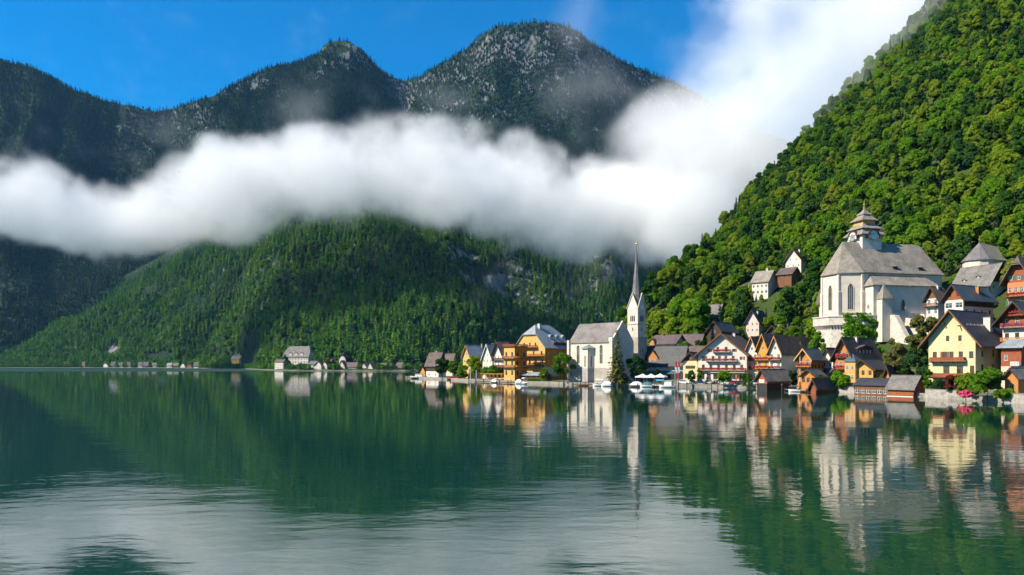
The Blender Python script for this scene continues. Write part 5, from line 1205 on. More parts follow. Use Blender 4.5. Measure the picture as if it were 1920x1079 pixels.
# row of dark-roofed houses along the far left shore
rr = random.Random(12)
LV = [(158, 5, 'red-roofed'), (200, 9, 'white'), (214, 8, 'brown'), (228, 7, 'grey'), (243, 7, 'cream'), (265, 8, 'white'), (276, 9, 'timber'), (291, 8, 'grey'), (320, 9, 'blue-roofed'), (332, 9, 'timber'), (345, 8, 'white'), (357, 9, 'brown'), (370, 8, 'white')]
for i, (p0, wd, kd) in enumerate(LV):
    wl = {'white': 'white', 'brown': 'wood_brown', 'grey': 'grey_plaster', 'cream': 'cream', 'timber': 'wood_dark', 'blue-roofed': 'beige', 'red-roofed': 'white'}[kd]
    Dh = float(MID.foot(p0)) - 6; yb = HY + (CH - 1.0) / Dh * F
    ordn = ['leftmost', 'second', 'third', 'fourth', 'fifth', 'sixth', 'seventh', 'eighth', 'ninth', 'tenth', 'eleventh', 'twelfth', 'thirteenth'][i]
    h = House('shore_house', f'{ordn} house from the left along the far left shore, a small {kd} one', Dh, 20, p0 - wd * .8, p0 + wd * .2, p0 + wd * .45, yb, yb - 4.6, yb - 8.2 - rr.uniform(0, 1.5), rr.choice('FRRR'), wl, {'blue-roofed': 'roof_blue', 'red-roofed': 'roof_brown'}.get(kd, 'roof_slate'), over=.8, sink=3, thick=.4, group='houses along the far left shore')
    h.row('F', 1.2, 3, 1.3, 1.5); h.finish()
# ------------------------------------------------------------------ garden and lakeside trees
def gz(px, D): return float(groundz(np.array(float(px)), np.array(float(D))))
def garden(name, label, px, ytop, wpx, D, mat, shape='round', base=None, lobes=20, leaves=2600, size=.30, seed=1, trunk=True, cat='tree', zbase=None, cone=False):
    z0 = gz(px, D) if zbase is None else zbase
    Ht = ZAT(ytop, D) - z0; R = wpx / 2 / F * D
    if cone:
        cm = conifer_mesh('crown', R, Ht, max(14, int(Ht * 1.5)), 7, size * 1.4, seed, .05)
    else:
        cm = crown_mesh('crown', R, Ht * (.90 if trunk else 1.0), Ht * .1 if trunk else 0, lobes, leaves, size, seed, shape=shape)
    x_ = (px - CX) / F * D
    o = place_tree(name, label, (x_, D, z0 - .1), cm, trunk_mesh('trunk', Ht * .75, .06 + Ht * .018, 5, seed, R * .5, .3) if trunk else trunk_mesh('trunk', Ht * .5, .08, 6, seed, R * .5, .05), 1.0, 0.0, crown_mat=M[mat], cat=cat)
    return o
G = garden
G('broadleaf_tree', 'dense round green tree between the orange hotel and the lakeside church', 1057, 661, 50, 296, 'leaf', 'egg', seed=11, leaves=3600)
G('conifer_tree', 'tall loose olive-green conifer in front of the lakeside church', 1157, 620, 46, 279, 'leaf_olive', seed=12, cone=True, size=.34)
G('broadleaf_tree', 'round dark green tree at the foot of the church tower', 1193, 665, 42, 281, 'leaf_deep', seed=13, leaves=3200)
G('broadleaf_tree', 'small clipped round tree in front of the big white hotel', 1357, 696, 30, 255, 'leaf', seed=14, leaves=1500, size=.24)
G('broadleaf_tree', 'thin young tree beside the small yellow house on the square', 1296, 693, 16, 268, 'leaf_deep', 'egg', seed=15, leaves=900, size=.22)
G('shrub', 'round dark green bush on the lake wall left of the long low plank boathouse', 1578, 697, 50, 214, 'leaf', seed=16, trunk=False, leaves=3000, cat='bush')
G('conifer_tree', 'yellow-green egg-shaped yew between the brown chalet and the yellow house', 1677, 622, 48, 204, 'leaf_olive', 'egg', seed=17, leaves=4200)
G('broadleaf_tree', 'dark spreading tree left of the yellow house', 1722, 648, 66, 195, 'leaf_deep', seed=18, leaves=4600)
G('broadleaf_tree', 'greyish olive tree rising behind the dark spreading tree', 1731, 582, 62, 207, 'leaf_olive', seed=19, leaves=3800)
G('conifer_tree', 'slim bright green column-shaped thuja beside the shingled boathouse', 1741, 688, 20, 184, 'leaf_bright', 'egg', seed=20, trunk=False, leaves=1900, size=.2)
G('shrub', 'big bright green bush hanging over the water right of the yellow house', 1852, 692, 62, 160, 'leaf_bright', seed=21, trunk=False, leaves=4200, cat='bush')
G('shrub', 'lower green bush at the lake wall under the yellow house', 1818, 700, 52, 166, 'leaf', seed=22, trunk=False, leaves=3400, cat='bush')
G('shrub', 'small bright bush at the water beside the big overhanging bush', 1884, 728, 34, 156, 'leaf_bright', seed=29, trunk=False, leaves=1700, cat='bush')
G('shrub', 'dark red leaved bush in front of the yellow house', 1786, 698, 30, 172, 'leaf_red', seed=23, trunk=False, leaves=1700, cat='bush')
G('shrub', 'pink hydrangea blooming at the water below the yellow house', 1811, 731, 26, 162, 'flower_pink', seed=24, trunk=False, leaves=900, size=.2, cat='bush')
G('shrub', 'green bush on the slope left of the church bastion', 1530, 612, 30, 246, 'leaf_ivy', seed=25, trunk=False, leaves=3000, cat='bush', zbase=10)
G('shrub', 'bright green climbing bush hugging the left foot of the church bastion', 1545, 640, 16, 240, 'leaf_ivy', 'egg', seed=26, trunk=False, leaves=3000, cat='bush', zbase=9)
G('broadleaf_tree', 'dark tree right beside the brown-roofed lake house', 829, 667, 32, 398, 'leaf_deep', 'egg', seed=31, size=.45, leaves=2200)
G('broadleaf_tree', 'light green tree behind the red-seated barge', 853, 676, 34, 396, 'leaf_bright', seed=32, size=.45, leaves=2200)
G('broadleaf_tree', 'leafy green tree in front of the narrow yellow house', 890, 664, 30, 370, 'leaf', seed=33, size=.42, leaves=2200)
G('shrub', 'broad hedge-like bush below the narrow white house', 919, 688, 44, 352, 'leaf', seed=34, trunk=False, size=.42, leaves=2200, cat='bush')
G('shrub', 'bush left of the narrow yellow house by the water', 868, 686, 28, 382, 'leaf_bright', seed=35, trunk=False, size=.42, leaves=1600, cat='bush')
G('shrub', 'dark bush beside the pink balconies below the hotel', 940, 690, 26, 345, 'leaf_deep', seed=36, trunk=False, size=.4, leaves=1500, cat='bush')
for (px, yt, wp, D, mt, lb) in ((1312, 690, 10, 268, 'leaf', 'narrow bush at the left corner of the big white hotel'), (1486, 690, 20, 240, 'leaf_deep', 'dark bush between the white gable house and the orange chalet'), (1538, 700, 16, 217, 'leaf_olive', 'olive bush between the golden annex and the white cottage'), (1655, 700, 22, 203, 'leaf', 'bush right of the low brown timber house'),
                                (1700, 715, 26, 190, 'leaf_ivy', 'light bush behind the shingled boathouse'), (1760, 712, 24, 180, 'leaf_deep', 'dark bush at the left corner of the yellow house'), (1232, 690, 14, 284, 'leaf_deep', 'small dark bush in front of the dormered white house'), (1020, 690, 20, 310, 'leaf', 'bush at the right corner of the orange hotel'), (1640, 640, 40, 226, 'leaf_ivy', 'green bush at the foot of the raking buttresses'), (1600, 655, 30, 228, 'leaf', 'bush below the ivy on the church bastion'), (1892, 655, 24, 186, 'leaf_bright', 'bush between the red plank house and the timber chalet')):
    garden('shrub', lb, px, yt, wp, D, mt, seed=px, trunk=False, leaves=1500, size=.3, cat='bush')
# boxy hedge on the shore by the hotel
def hedge(label, p0, p1, y0, D, dep, mat='leaf', n=2600, size=.16):
    x0, x1 = (p0 - CX) / F * D, (p1 - CX) / F * D; z0 = gz((p0 + p1) / 2, D); hz = ZAT(y0, D) - z0; r = np.random.default_rng(int(p0))
    C = np.stack([r.uniform(0, x1 - x0, n), r.uniform(0, dep, n), r.uniform(0, hz, n)], 1); f = r.integers(0, 3, n)
    C[f == 0, 1] = r.uniform(-.05, .1, (f == 0).sum()); C[f == 1, 2] = hz + r.uniform(-.15, .05, (f == 1).sum()); U, V = leaf_frames(C, r.normal(size=C.shape) + np.where((f == 0)[:, None], [0, -1.5, 0], [0, 0, 1.5]), size, r)
    o = link('hedge', quads_mesh('hedge', C, U, V), M[mat]); o.location = (x0, D, z0); tag(o, label, 'hedge')
hedge('low clipped hedge on the lake wall by the orange hotel', 989, 1013, 711, 316, 2.0)
hedge('left of two boxed green hedges beside the hotel square', 1392, 1400, 702, 250, 1.2, n=900); hedge('right of two boxed green hedges beside the hotel square', 1402, 1411, 702, 249, 1.2, n=900)
# trees of the far village
for (px, yt, wp, D, mt, lb) in ((497, 668, 20, 1090, 'leaf_bright', 'light green tree left of the low white house across the bay'), (512, 676, 14, 1060, 'leaf', 'small tree beside the low white house across the bay'), (541, 676, 13, 972, 'leaf_deep', 'grey-green willow in front of the grand manor'),
                                (567, 682, 16, 958, 'leaf', 'bushy tree below the grand manor'), (620, 667, 22, 940, 'leaf_olive', 'round yellow-green tree right of the twin red-roofed houses'), (660, 664, 16, 1010, 'leaf', 'tree behind the far chapel'), (723, 676, 16, 950, 'leaf_bright', 'light tree behind the far brown timber house'),
                                (748, 672, 20, 960, 'leaf_deep', 'dark tree behind the right end of the far village'), (766, 672, 22, 970, 'leaf', 'tall tree just left of the brown-roofed lake house'), (722, 689, 10, 922, 'leaf_bright', 'little bush on the far village shore'), (585, 672, 14, 985, 'leaf', 'tree between manor and blue-grey house'), (690, 673, 14, 975, 'leaf_deep', 'tree behind the pale-roofed barn')):
    garden('far_tree', lb, px, yt, wp, D, mt, seed=px, leaves=700, size=1.0, lobes=14, zbase=1.5)

# ------------------------------------------------------------------ quay: flags, posts, jetties, boats, cars, people
def pole(name, label, px, D, ytop, r=.07, mat='rail_white', zb=None, cat='pole'):
    z0 = (gz(px, D) if zb is None else zb); zt_ = ZAT(ytop, D); o = empty(name, ((px - CX) / F * D, D, z0)); tag(o, label, cat)
    MB().tube((0, 0, -.8), (0, 0, zt_ - z0), r, r * .6, 10).build('shaft', M[mat], o); MB().lathe([(r * 1.0, zt_ - z0), (r * 1.8, zt_ - z0 + .08), (r * 1.6, zt_ - z0 + .22), (.01, zt_ - z0 + .3)], 8).build('knob', M[mat], o)
    MB().lathe([(r * 2.4, -.1), (r * 2.4, .25), (r * 1.2, .3)], 10).build('foot', M['stone'], o); return o, zt_ - z0
for px, lb in ((1265.5, 'left of two flagpoles with hanging red and white flags on the quay'), (1271, 'right of two flagpoles with hanging red and white flags on the quay')):
    o, hh = pole('flagpole', lb, px, 262, 676, .09, 'metal', cat='flagpole')
    for k, (mt) in enumerate(('red', 'canvas', 'red')):
        m = MB(); rows = []
        for j in range(7):
            z_ = hh - .3 - (k * 6 + j) * .33; rows.append([(.1 + u * .11, .12 * math.sin(u * 1.9 + j * .3 + k), z_ - .05 * u) for u in range(6)])
        for a, b in zip(rows[:-1], rows[1:]):
            for u in range(5): m.poly([a[u], a[u + 1], b[u + 1], b[u]])
        m.build('flag_stripe', M[mt], o)
o, hh = pole('mast', 'tall pale mast with dark foot by the open boathouse', 1500, 224, 662, .13, 'rail_white', zb=-.3, cat='mast'); MB().tube((0, 0, -.5), (0, 0, 3.2), .22, .2, 8).build('dark_foot', M['wood_dark'], o)
pole('mooring_pole', 'left of two white mooring poles in front of the narrow yellow house', 882, 348, 690, .16, 'rail_white', -.5); pole('mooring_pole', 'right of two white mooring poles in front of the narrow yellow house', 893, 344, 696, .16, 'rail_white', -.5)

def deck(name, label, pA, pB, D0, D1, z=.55, wid=2.4, posts=4, mat='wood_grey'):
    """Plank jetty between two shore points; each plank and post is a piece."""
    A = Vector(((pA - CX) / F * D0, D0, 0)); Bv = Vector(((pB - CX) / F * D1, D1, 0)); L_ = (Bv - A).length; ang = math.atan2(Bv.y - A.y, Bv.x - A.x)
    o = empty(name, (A.x, A.y, 0), ang); tag(o, label, 'jetty'); n = int(L_ / .7); pm_ = MB().box(0, -wid / 2, 0, L_ / n - .06, wid / 2, .12).mesh('plank')
    for k in range(n):
        q = link('plank', pm_, M[mat], o); q.location = (k * L_ / n, 0, z + random.uniform(-.01, .01))
    for s_ in (-1, 1): MB().box(0, s_ * (wid / 2 - .2) - .1, z - .28, L_, s_ * (wid / 2 - .2) + .1, z - .012).build('beam', M['wood_dark'], o)
    ps = MB().tube((0, 0, -1.5), (0, 0, z + .9), .15, .13, 8).mesh('post')
    for k in range(posts):
        for s_ in (-1, 1):
            q = link('post', ps, M['wood_dark'], o); q.location = (L_ * (k + .1) / (posts - .8), s_ * (wid / 2 + .16), random.uniform(-.3, .2))
deck('jetty', 'wooden jetty in front of the lakeside church below the choir bay', 1076, 1142, 286, 276, .6, 3.0, 5)
deck('jetty', 'wooden jetty below the white tents right of the dark kiosk', 1180, 1262, 268, 262, .5, 2.6, 6)
deck('jetty', 'dark jetty beside the moored white cabin boat', 760, 812, 424, 418, .6, 3.0, 5, 'wood_dark')
deck('jetty', 'pale landing stage in front of the pergola terrace', 884, 962, 346, 314, .6, 3.4, 6)
deck('jetty', 'short landing stage between the mast and the open boathouse', 1478, 1522, 226, 214, .5, 2.6, 4)

def boat_mesh(L_, Bm, H):
    st = []
    for i in range(9):
        f = i / 8; x_ = -L_ / 2 + L_ * f; w_ = Bm / 2 * (1 - max(0, (f - .45) / .55) ** 2.2) * (.8 + .2 * min(1, f * 5)); rise = .35 * H * max(0, (f - .5) / .5) ** 2
        st.append([(x_, -w_, H + rise), (x_, -w_ * .8, H * .35 + rise * .5), (x_, -w_ * .25, -.15), (x_, w_ * .25, -.15), (x_, w_ * .8, H * .35 + rise * .5), (x_, w_, H + rise), (x_, w_ * .86, H * .75 + rise), (x_, -w_ * .86, H * .75 + rise)])
    return MB().loft(st)
def boat(name, label, px, D, L_, Bm, H, rz, hull='rail_white', kind='cover', top='canvas'):
    o = empty(name, ((px - CX) / F * D, D, 0.0), rz); tag(o, label, 'boat'); L_ *= .86; Bm *= .9; H *= .85
    boat_mesh(L_, Bm, H).build('hull', M[hull], o)
    MB().box(-L_ / 2 + .2, -Bm * .36, H * .76, L_ * .30, Bm * .36, H * .80).build('deck', M['wood_pale'], o)
    if kind == 'cover':
        m = MB(); m.loft([[(x_, -Bm * .42 * s_, H + .05), (x_, -Bm * .25 * s_, H + .9 * s_), (x_, 0, H + 1.2 * s_), (x_, Bm * .25 * s_, H + .9 * s_), (x_, Bm * .42 * s_, H + .05)] for x_, s_ in ((-L_ * .44, .6), (-L_ * .2, 1), (L_ * .12, .95), (L_ * .36, .35))]); m.build('cover', M[top], o)
    elif kind == 'cabin':
        cb = MB().loft([[(-L_ * .3, -Bm * .36, H * .8), (L_ * .2, -Bm * .34, H * .8), (L_ * .2, Bm * .34, H * .8), (-L_ * .3, Bm * .36, H * .8)], [(-L_ * .28, -Bm * .32, H + 1.5), (L_ * .12, -Bm * .3, H + 1.5), (L_ * .12, Bm * .3, H + 1.5), (-L_ * .28, Bm * .32, H + 1.5)]]).build('cabin', M['rail_white'], o)
        for k in range(4): MB().box(-L_ * .25 + k * L_ * .1, -Bm * .37, H + .6, -L_ * .25 + k * L_ * .1 + L_ * .07, -Bm * .345, H + 1.2).build('cabin_window', M['glass'], cb)
        MB().box(-L_ * .33, -Bm * .4, H + 1.5, L_ * .16, Bm * .4, H + 1.62).build('cabin_roof', M[top], cb)
    elif kind == 'seats':
        for k in range(5): MB().box(-L_ * .36 + k * L_ * .15, -Bm * .34, H * .8, -L_ * .36 + k * L_ * .15 + .5, Bm * .34, H * .8 + .55).box(-L_ * .36 + k * L_ * .15 - .12, -Bm * .34, H * .8, -L_ * .36 + k * L_ * .15 - .002, Bm * .34, H * .8 + 1.1).build('seat', M[top], o)
    elif kind == 'bimini':
        for sx in (-.25, .15):
            for sy in (-.36, .36): MB().tube((L_ * sx, Bm * sy, H * .8), (L_ * sx, Bm * sy, H + 1.7), .04, n=6).build('canopy_post', M['metal'], o)
        m = MB(); m.loft([[(x_, -Bm * .45, H + 1.6), (x_, 0, H + 1.95), (x_, Bm * .45, H + 1.6), (x_, 0, H + 1.88)] for x_ in (-L_ * .32, L_ * .22)]); m.build('canopy', M[top], o)
boat('cabin_boat', 'white cabin boat moored by the brown-roofed lake house', 784, 424, 11, 3.4, 1.4, 2.9, kind='cabin', top='rail_white'); boat('passenger_barge', 'dark wooden barge with red seats below the light green tree', 851, 386, 10, 2.8, .9, 2.6, 'wood_dark', 'seats', 'red')
boat('motor_boat', 'white covered boat moored at the hotel terrace', 972, 309, 5.5, 2.2, .9, 2.2, kind='cover'); boat('motor_boat', 'white boat with pointed canopy right beside the hedge', 982, 304, 5.0, 2.0, .9, 2.0, kind='bimini'); boat('rowing_boat', 'small grey covered boat at the pergola landing stage', 925, 324, 5.0, 1.8, .7, 2.4, 'wood_grey', 'cover', 'metal')
boat('motor_boat', 'white boat left of the dark kiosk with canopy', 1124, 276, 6.0, 2.3, .9, 2.7, kind='bimini'); boat('motor_boat', 'white covered boat just left of the dark kiosk', 1137, 273, 5.0, 2.0, .9, 2.5, kind='cover'); boat('motor_boat', 'white boat with turquoise canopy below the tents', 1236, 264, 6.0, 2.3, .9, 2.8, kind='bimini', top='turquoise')
boat('motor_boat', 'white cabin boat left of the flagpoles', 1251, 258, 6.5, 2.4, .9, 2.7, kind='cabin'); boat('motor_boat', 'white covered boat right of the dark kiosk', 1192, 267, 5.5, 2.2, .9, 2.9, kind='cover'); boat('motor_boat', 'white boat with teal cover between the tents and the jetty', 1212, 264, 5.5, 2.2, .9, 2.6, kind='cover', top='teal')
boat('rowing_boat', 'white dinghy at the landing stage beside the mast', 1490, 219, 4.2, 1.6, .7, 2.4, kind='none'); boat('rowing_boat', 'brown rowing boat under the choir bay jetty', 1092, 279, 5.0, 1.6, .6, 2.6, 'wood_brown', 'none')

def tent(label, px, D, w, hz, mat='canvas'):
    z0 = gz(px, D); o = empty('market_tent', ((px - CX) / F * D, D, z0), -.5); tag(o, label, 'tent')
    for sx in (-1, 1):
        for sy in (-1, 1): MB().tube((sx * w / 2, sy * w / 2, 0), (sx * w / 2, sy * w / 2, hz), .05, n=6).build('tent_pole', M['metal'], o)
    MB().lathe([(w * .75, hz - .35), (w * .75, hz), (w * .3, hz + .5), (.05, hz + 1.1)], 4, (0, 0), math.pi / 4).build('tent_roof', M[mat], o)
for px, D, w, hz, lb in ((1205, 278, 4.2, 2.6, 'leftmost white market tent right of the church tower'), (1221, 275, 4.2, 2.6, 'second white market tent from the church tower'), (1238, 274, 4.0, 2.7, 'white market tent nearest the flagpoles')): tent(lb, px, D, w, hz)
# pergola terrace at the hotel
D_ = 340; o = empty('pergola', ((921 - CX) / F * D_, D_, gz(921, D_)), -math.radians(40)); tag(o, 'orange timber pergola over the terrace left of the hotel', 'pergola')
for k in range(6):
    for sy in (0, 3.4): MB().box(-6.2 + k * 2.4, sy, 0, -6.0 + k * 2.4, sy + .2, 2.7).build('post', M['wood_orange'], o)
for sy in (0, 3.4): MB().box(-6.6, sy + .02, 2.702, 6.6, sy + .18, 2.95).build('beam', M['wood_gold'], o)
for k in range(14): MB().box(-6.4 + k * .98, -.5, 2.952, -6.28 + k * .98, 4.1, 3.1).build('rafter', M['wood_orange'], o)
MB().box(-6.4, .3, .9, 6.2, .36, 1.0).box(-6.4, .3, .4, 6.2, .36, .5).build('railing', M['wood_pale'], o)

CARM = {}
def car_paint(c):
    if c not in CARM:
        t = NT('car_paint'); b = t.bsdf(c, .25, spec=.6); b.inputs['Coat Weight'].default_value = .6; CARM[c] = t.m
    return CARM[c]
def make_car_meshes():
    L_, Wd = 4.3, 1.75
    side = [(-2.15, .32), (-2.12, .72), (-1.95, .86), (-1.55, .92), (-1.05, 1.42), (-.6, 1.50), (.45, 1.48), (1.0, 1.02), (1.75, .90), (2.1, .74), (2.16, .36), (1.7, .24), (-1.7, .24)]
    n = len(side); v = []; f = []
    ys = [-.875, -.80, .80, .875]
    for j, y in enumerate(ys):
        for (x, z) in side:
            k = 1 if 0 < j < 3 else .97
            yy = y if z < 1.0 else y * .82
            v.append((x * k, yy, .24 + (z - .24) * k))
    for j in range(3):
        for i in range(n): a, b = j * n + i, j * n + (i + 1) % n; f.append((a, b, b + n, a + n))
    f.append(tuple(reversed(range(n)))); f.append(tuple(range(3 * n, 4 * n)))
    body = bpy.data.meshes.new('car_body'); body.from_pydata(v, [], f)
    g = []
    for sy in (-1, 1):
        y0, y1 = sy * .885, sy * .735; g.append(MB().poly([(-1.42, y0, .98), (-.2, y0, .98), (-.2, y1, 1.40), (-.98, y1, 1.40)]).poly([(-.1, y0, .98), (.92, y0, .98), (.42, y1, 1.40), (-.1, y1, 1.40)]))
    side_g = [q.mesh('side_window') for q in g]
    ws = MB().poly([(1.03, -.70, 1.02), (1.03, .70, 1.02), (.50, .62, 1.47), (.50, -.62, 1.47)]).mesh('windscreen'); rw = MB().poly([(-1.56, -.7, .95), (-1.56, .7, .95), (-1.09, .62, 1.42), (-1.09, -.62, 1.42)]).mesh('rear_window')
    wh = MB(); wh.tube((0, -.1, 0), (0, .1, 0), .32, .32, 14); tyre = wh.mesh('wheel'); rim = MB().tube((0, -.11, 0), (0, .11, 0), .19, .19, 10).mesh('rim')
    hl = MB().box(-.04, -.2, -.08, .04, .2, .08).mesh('headlight')
    return body, side_g, ws, rw, tyre, rim, hl
CB = make_car_meshes()
def car(label, px, D, col, rz, van=False):
    o = empty('parked_car', ((px - CX) / F * D, D, gz(px, D) + .05), rz); tag(o, label, 'car', 'cars parked on the quay')
    if van: o.scale = (1.1, 1.05, 1.3)
    b = bpy.data.objects.new('body', CB[0]); COL.objects.link(b); b.parent = o
    if not CB[0].materials: CB[0].materials.append(car_paint(col))
    b.material_slots[0].link = 'OBJECT'; b.material_slots[0].material = car_paint(col)
    for nm, me in (('side_window', CB[1][0]), ('side_window', CB[1][1]), ('windscreen', CB[2]), ('rear_window', CB[3])): link(nm, me, M['glass'], o)
    for sx in (-1.32, 1.32):
        for sy in (-.8, .8):
            w_ = link('wheel', CB[4], M['rubber'], o); w_.location = (sx, sy, .32); link('rim', CB[5], M['metal'], w_)
    for sy in (-.6, .6):
        q = link('headlight', CB[6], M['rail_white'], o); q.location = (2.1, sy, .68)
for px, off, col, rz, lb, vn in ((1282, 5, (.70, .70, .70), .2, 'white car parked nearest the flagpoles', False), (1299, 6, (.35, .36, .38), .3, 'silver car parked right of the white car by the flagpoles', False), (1313, 5, (.02, .05, .10), .5, 'dark blue car parked left of the clipped round tree', False), (1330, 8, (.45, .40, .30), .2, 'beige car parked under the clipped round tree', False),
                                 (1345, 5, (.03, .03, .035), .9, 'black car parked right of the clipped round tree', False), (1357, 6, (.72, .72, .72), .3, 'white van parked in front of the big hotel', True), (1367, 4.5, (.45, .62, .68), .4, 'pale blue car parked right of the white van', False), (1377, 5, (.45, .03, .05), .5, 'red car parked in the middle of the quay', False),
                                 (1389, 5, (.12, .03, .07), .4, 'dark purple car parked right of the red car', False), (1403, 6, (.70, .70, .68), .5, 'white car parked left of the open boathouse', False), (1415, 8, (.40, .41, .43), .4, 'grey car parked just behind the open boathouse', False), (1508, 5, (.72, .72, .70), .2, 'white car parked right of the tall mast', False)):
    car(lb, px, float(shoreD(px)) + off, col, rz - .6, vn)

def person(label, px, D, top, legs, skin=(.55, .36, .27), hair=(.05, .03, .02), lean=.1):
    """Standing figure about 1.72 m tall: one continuous skinned body with clothes and hair as children."""
    def skin_obj(name, pts, edges, rad, mat, parent, root=0):
        me = bpy.data.meshes.new(name); me.from_pydata(pts, edges, []); o = bpy.data.objects.new(name, me); COL.objects.link(o); o.parent = parent; me.materials.append(mat)
        md = o.modifiers.new('skin', 'SKIN'); ly = me.skin_vertices[0].data
        for i, r in enumerate(rad): ly[i].radius = (r, r * .85)
        ly[root].use_root = True; ss = o.modifiers.new('sub', 'SUBSURF'); ss.levels = 1; ss.render_levels = 1; return o
    o = empty('person', ((px - CX) / F * D, D, gz(px, D) + .06), random.uniform(0, 6)); tag(o, label, 'person', 'people on the quay')
    pts = [(0, 0, .92), (0, 0, 1.15), (0, 0, 1.38), (0, 0, 1.50), (0, 0, 1.62), (0, .01, 1.70), (.10, 0, .86), (.11, lean * .5, .48), (.11, lean, .08), (.11, lean + .14, .03), (-.10, 0, .86), (-.11, -lean * .3, .48), (-.11, -lean, .08), (-.11, -lean + .14, .03), (.19, 0, 1.40), (.24, .02, 1.12), (.23, .10, .88), (.23, .13, .78), (-.19, 0, 1.40), (-.24, .02, 1.12), (-.23, .10, .88), (-.23, .13, .78)]
    ed = [(0, 1), (1, 2), (2, 3), (3, 4), (4, 5), (0, 6), (6, 7), (7, 8), (8, 9), (0, 10), (10, 11), (11, 12), (12, 13), (2, 14), (14, 15), (15, 16), (16, 17), (2, 18), (18, 19), (19, 20), (20, 21)]
    rd = [.14, .13, .14, .055, .095, .07, .09, .06, .045, .045, .09, .06, .045, .045, .065, .048, .036, .03, .065, .048, .036, .03]
    skin_obj('body', pts, ed, rd, mat_plain('skin', skin), o)
    skin_obj('shirt', [(0, 0, .98), (0, 0, 1.15), (0, 0, 1.37), (.19, 0, 1.40), (.235, .02, 1.18), (-.19, 0, 1.40), (-.235, .02, 1.18)], [(0, 1), (1, 2), (2, 3), (3, 4), (2, 5), (5, 6)], [.155, .145, .155, .08, .062, .08, .062], mat_plain('shirt', top), o)
    skin_obj('trousers', [(0, 0, .94), (.10, 0, .84), (.11, lean * .5, .48), (.11, lean, .14), (-.10, 0, .84), (-.11, -lean * .3, .48), (-.11, -lean, .14)], [(0, 1), (1, 2), (2, 3), (0, 4), (4, 5), (5, 6)], [.15, .105, .075, .06, .105, .075, .06], mat_plain('trousers', legs), o)
    MB().lathe([(.02, 1.56), (.10, 1.60), (.115, 1.68), (.09, 1.76), (.01, 1.79)], 10, (0, -.025)).build('hair', mat_plain('hair', hair), o, True)
for px, off, top, legs, lb in ((1338, 3, (.02, .03, .06), (.03, .03, .05), 'person in dark jacket standing left of the black car'), (1342, 3, (.30, .04, .04), (.04, .05, .09), 'person in red top standing beside the one in dark jacket'), (1484, 6, (.65, .63, .60), (.35, .32, .28), 'person in pale clothes in front of the open shelter'), (1320, 2.5, (.10, .16, .30), (.25, .22, .18), 'person in blue top walking along the quay edge')):
    person(lb, px, float(shoreD(px)) + off, top, legs)

# low garden walls on the lake
def lake_wall(label, pA, DA, pB, DB, h_=1.6, mat='stone'):
    A = Vector(((pA - CX) / F * DA, DA)); Bv = Vector(((pB - CX) / F * DB, DB)); L_ = (Bv - A).length; o = empty('garden_wall', (A.x, A.y, QZ), math.atan2(Bv.y - A.y, Bv.x - A.x)); tag(o, label, 'wall')
    MB().box(0, -.2, -1.6, L_, .2, h_).build('masonry', M[mat], o); n = max(2, int(L_ / 1.1)); c_ = MB().box(.02, -.28, 0, L_ / n - .02, .28, .14).mesh('coping_stone')
    for k in range(n): q = link('coping_stone', c_, M['quay'], o); q.location = (k * L_ / n, 0, h_ + .002)
lake_wall('grey garden wall on the lake below the yellow house', 1798, 170, 1736, 180, 1.1); lake_wall('stone garden wall on the lake below the small red hut', 1935, 152, 1884, 156, 1.0)
lake_wall('stone terrace wall below the round bush left of the plank boathouse', 1602, 209, 1556, 218, .7)

ps = MB().tube((0, 0, -2), (0, 0, 1.9), .16, .13, 9).mesh('post_shaft'); pc_ = MB().lathe([(.17, 1.9), (.17, 1.98), (.02, 2.1)], 9).mesh('post_cap')
for px, off in ((1158, -6), (1186, -5), (1272, -4), (1288, -3), (1334, -3), (1346, -3), (1408, -4), (1466, -20), (1517, -16), (1075, -7), (1048, -4), (958, -5)):
    D_ = float(shoreD(px)) + off; o = empty('mooring_post', ((px - CX) / F * D_, D_, random.uniform(-.2, .3)), 0); tag(o, 'dark wooden mooring post standing in the water along the village quay', 'post', 'mooring posts along the village quay'); link('shaft', ps, M['wood_dark'], o); link('cap', pc_, M['metal'], o)
# ------------------------------------------------------------------ forests
def proto(name, me, mat):
    if not me.materials: me.materials.append(mat)
    return bpy.data.objects.new(name, me)

CROWNS = [crown_mesh('crown_broad', R, H, z0, lb, lv, .46, sd, shape=sh) for (R, H, z0, lb, lv, sd, sh) in
          ((5.0, 12, 3, 46, 4600, 1, 'round'), (4.4, 14, 3, 52, 4600, 2, 'egg'), (5.6, 11, 3, 56, 5000, 3, 'round'), (4.0, 12, 2, 40, 3800, 4, 'egg'), (5.8, 15, 2, 70, 5600, 9, 'round'))]
TRUNKS = [trunk_mesh('trunk', H, .32, 6, sd, 2.6) for H, sd in ((11, 1), (13, 2), (10, 3), (11, 4), (13, 9))]
CONS = [conifer_mesh('crown_conifer', 3.4, 20, 26, 7, .62, 5), conifer_mesh('crown_conifer', 2.9, 24, 30, 6, .58, 6)]
CTR = [trunk_mesh('trunk_conifer', 19, .28, 0, 7), trunk_mesh('trunk_conifer', 23, .28, 0, 8)]
for m_, q in zip(CROWNS, ('leaf', 'leaf_b2', 'leaf', 'leaf_b3', 'leaf')): m_.materials.append(M[q])
for m_ in CONS: m_.materials.append(M['leaf_dark'])

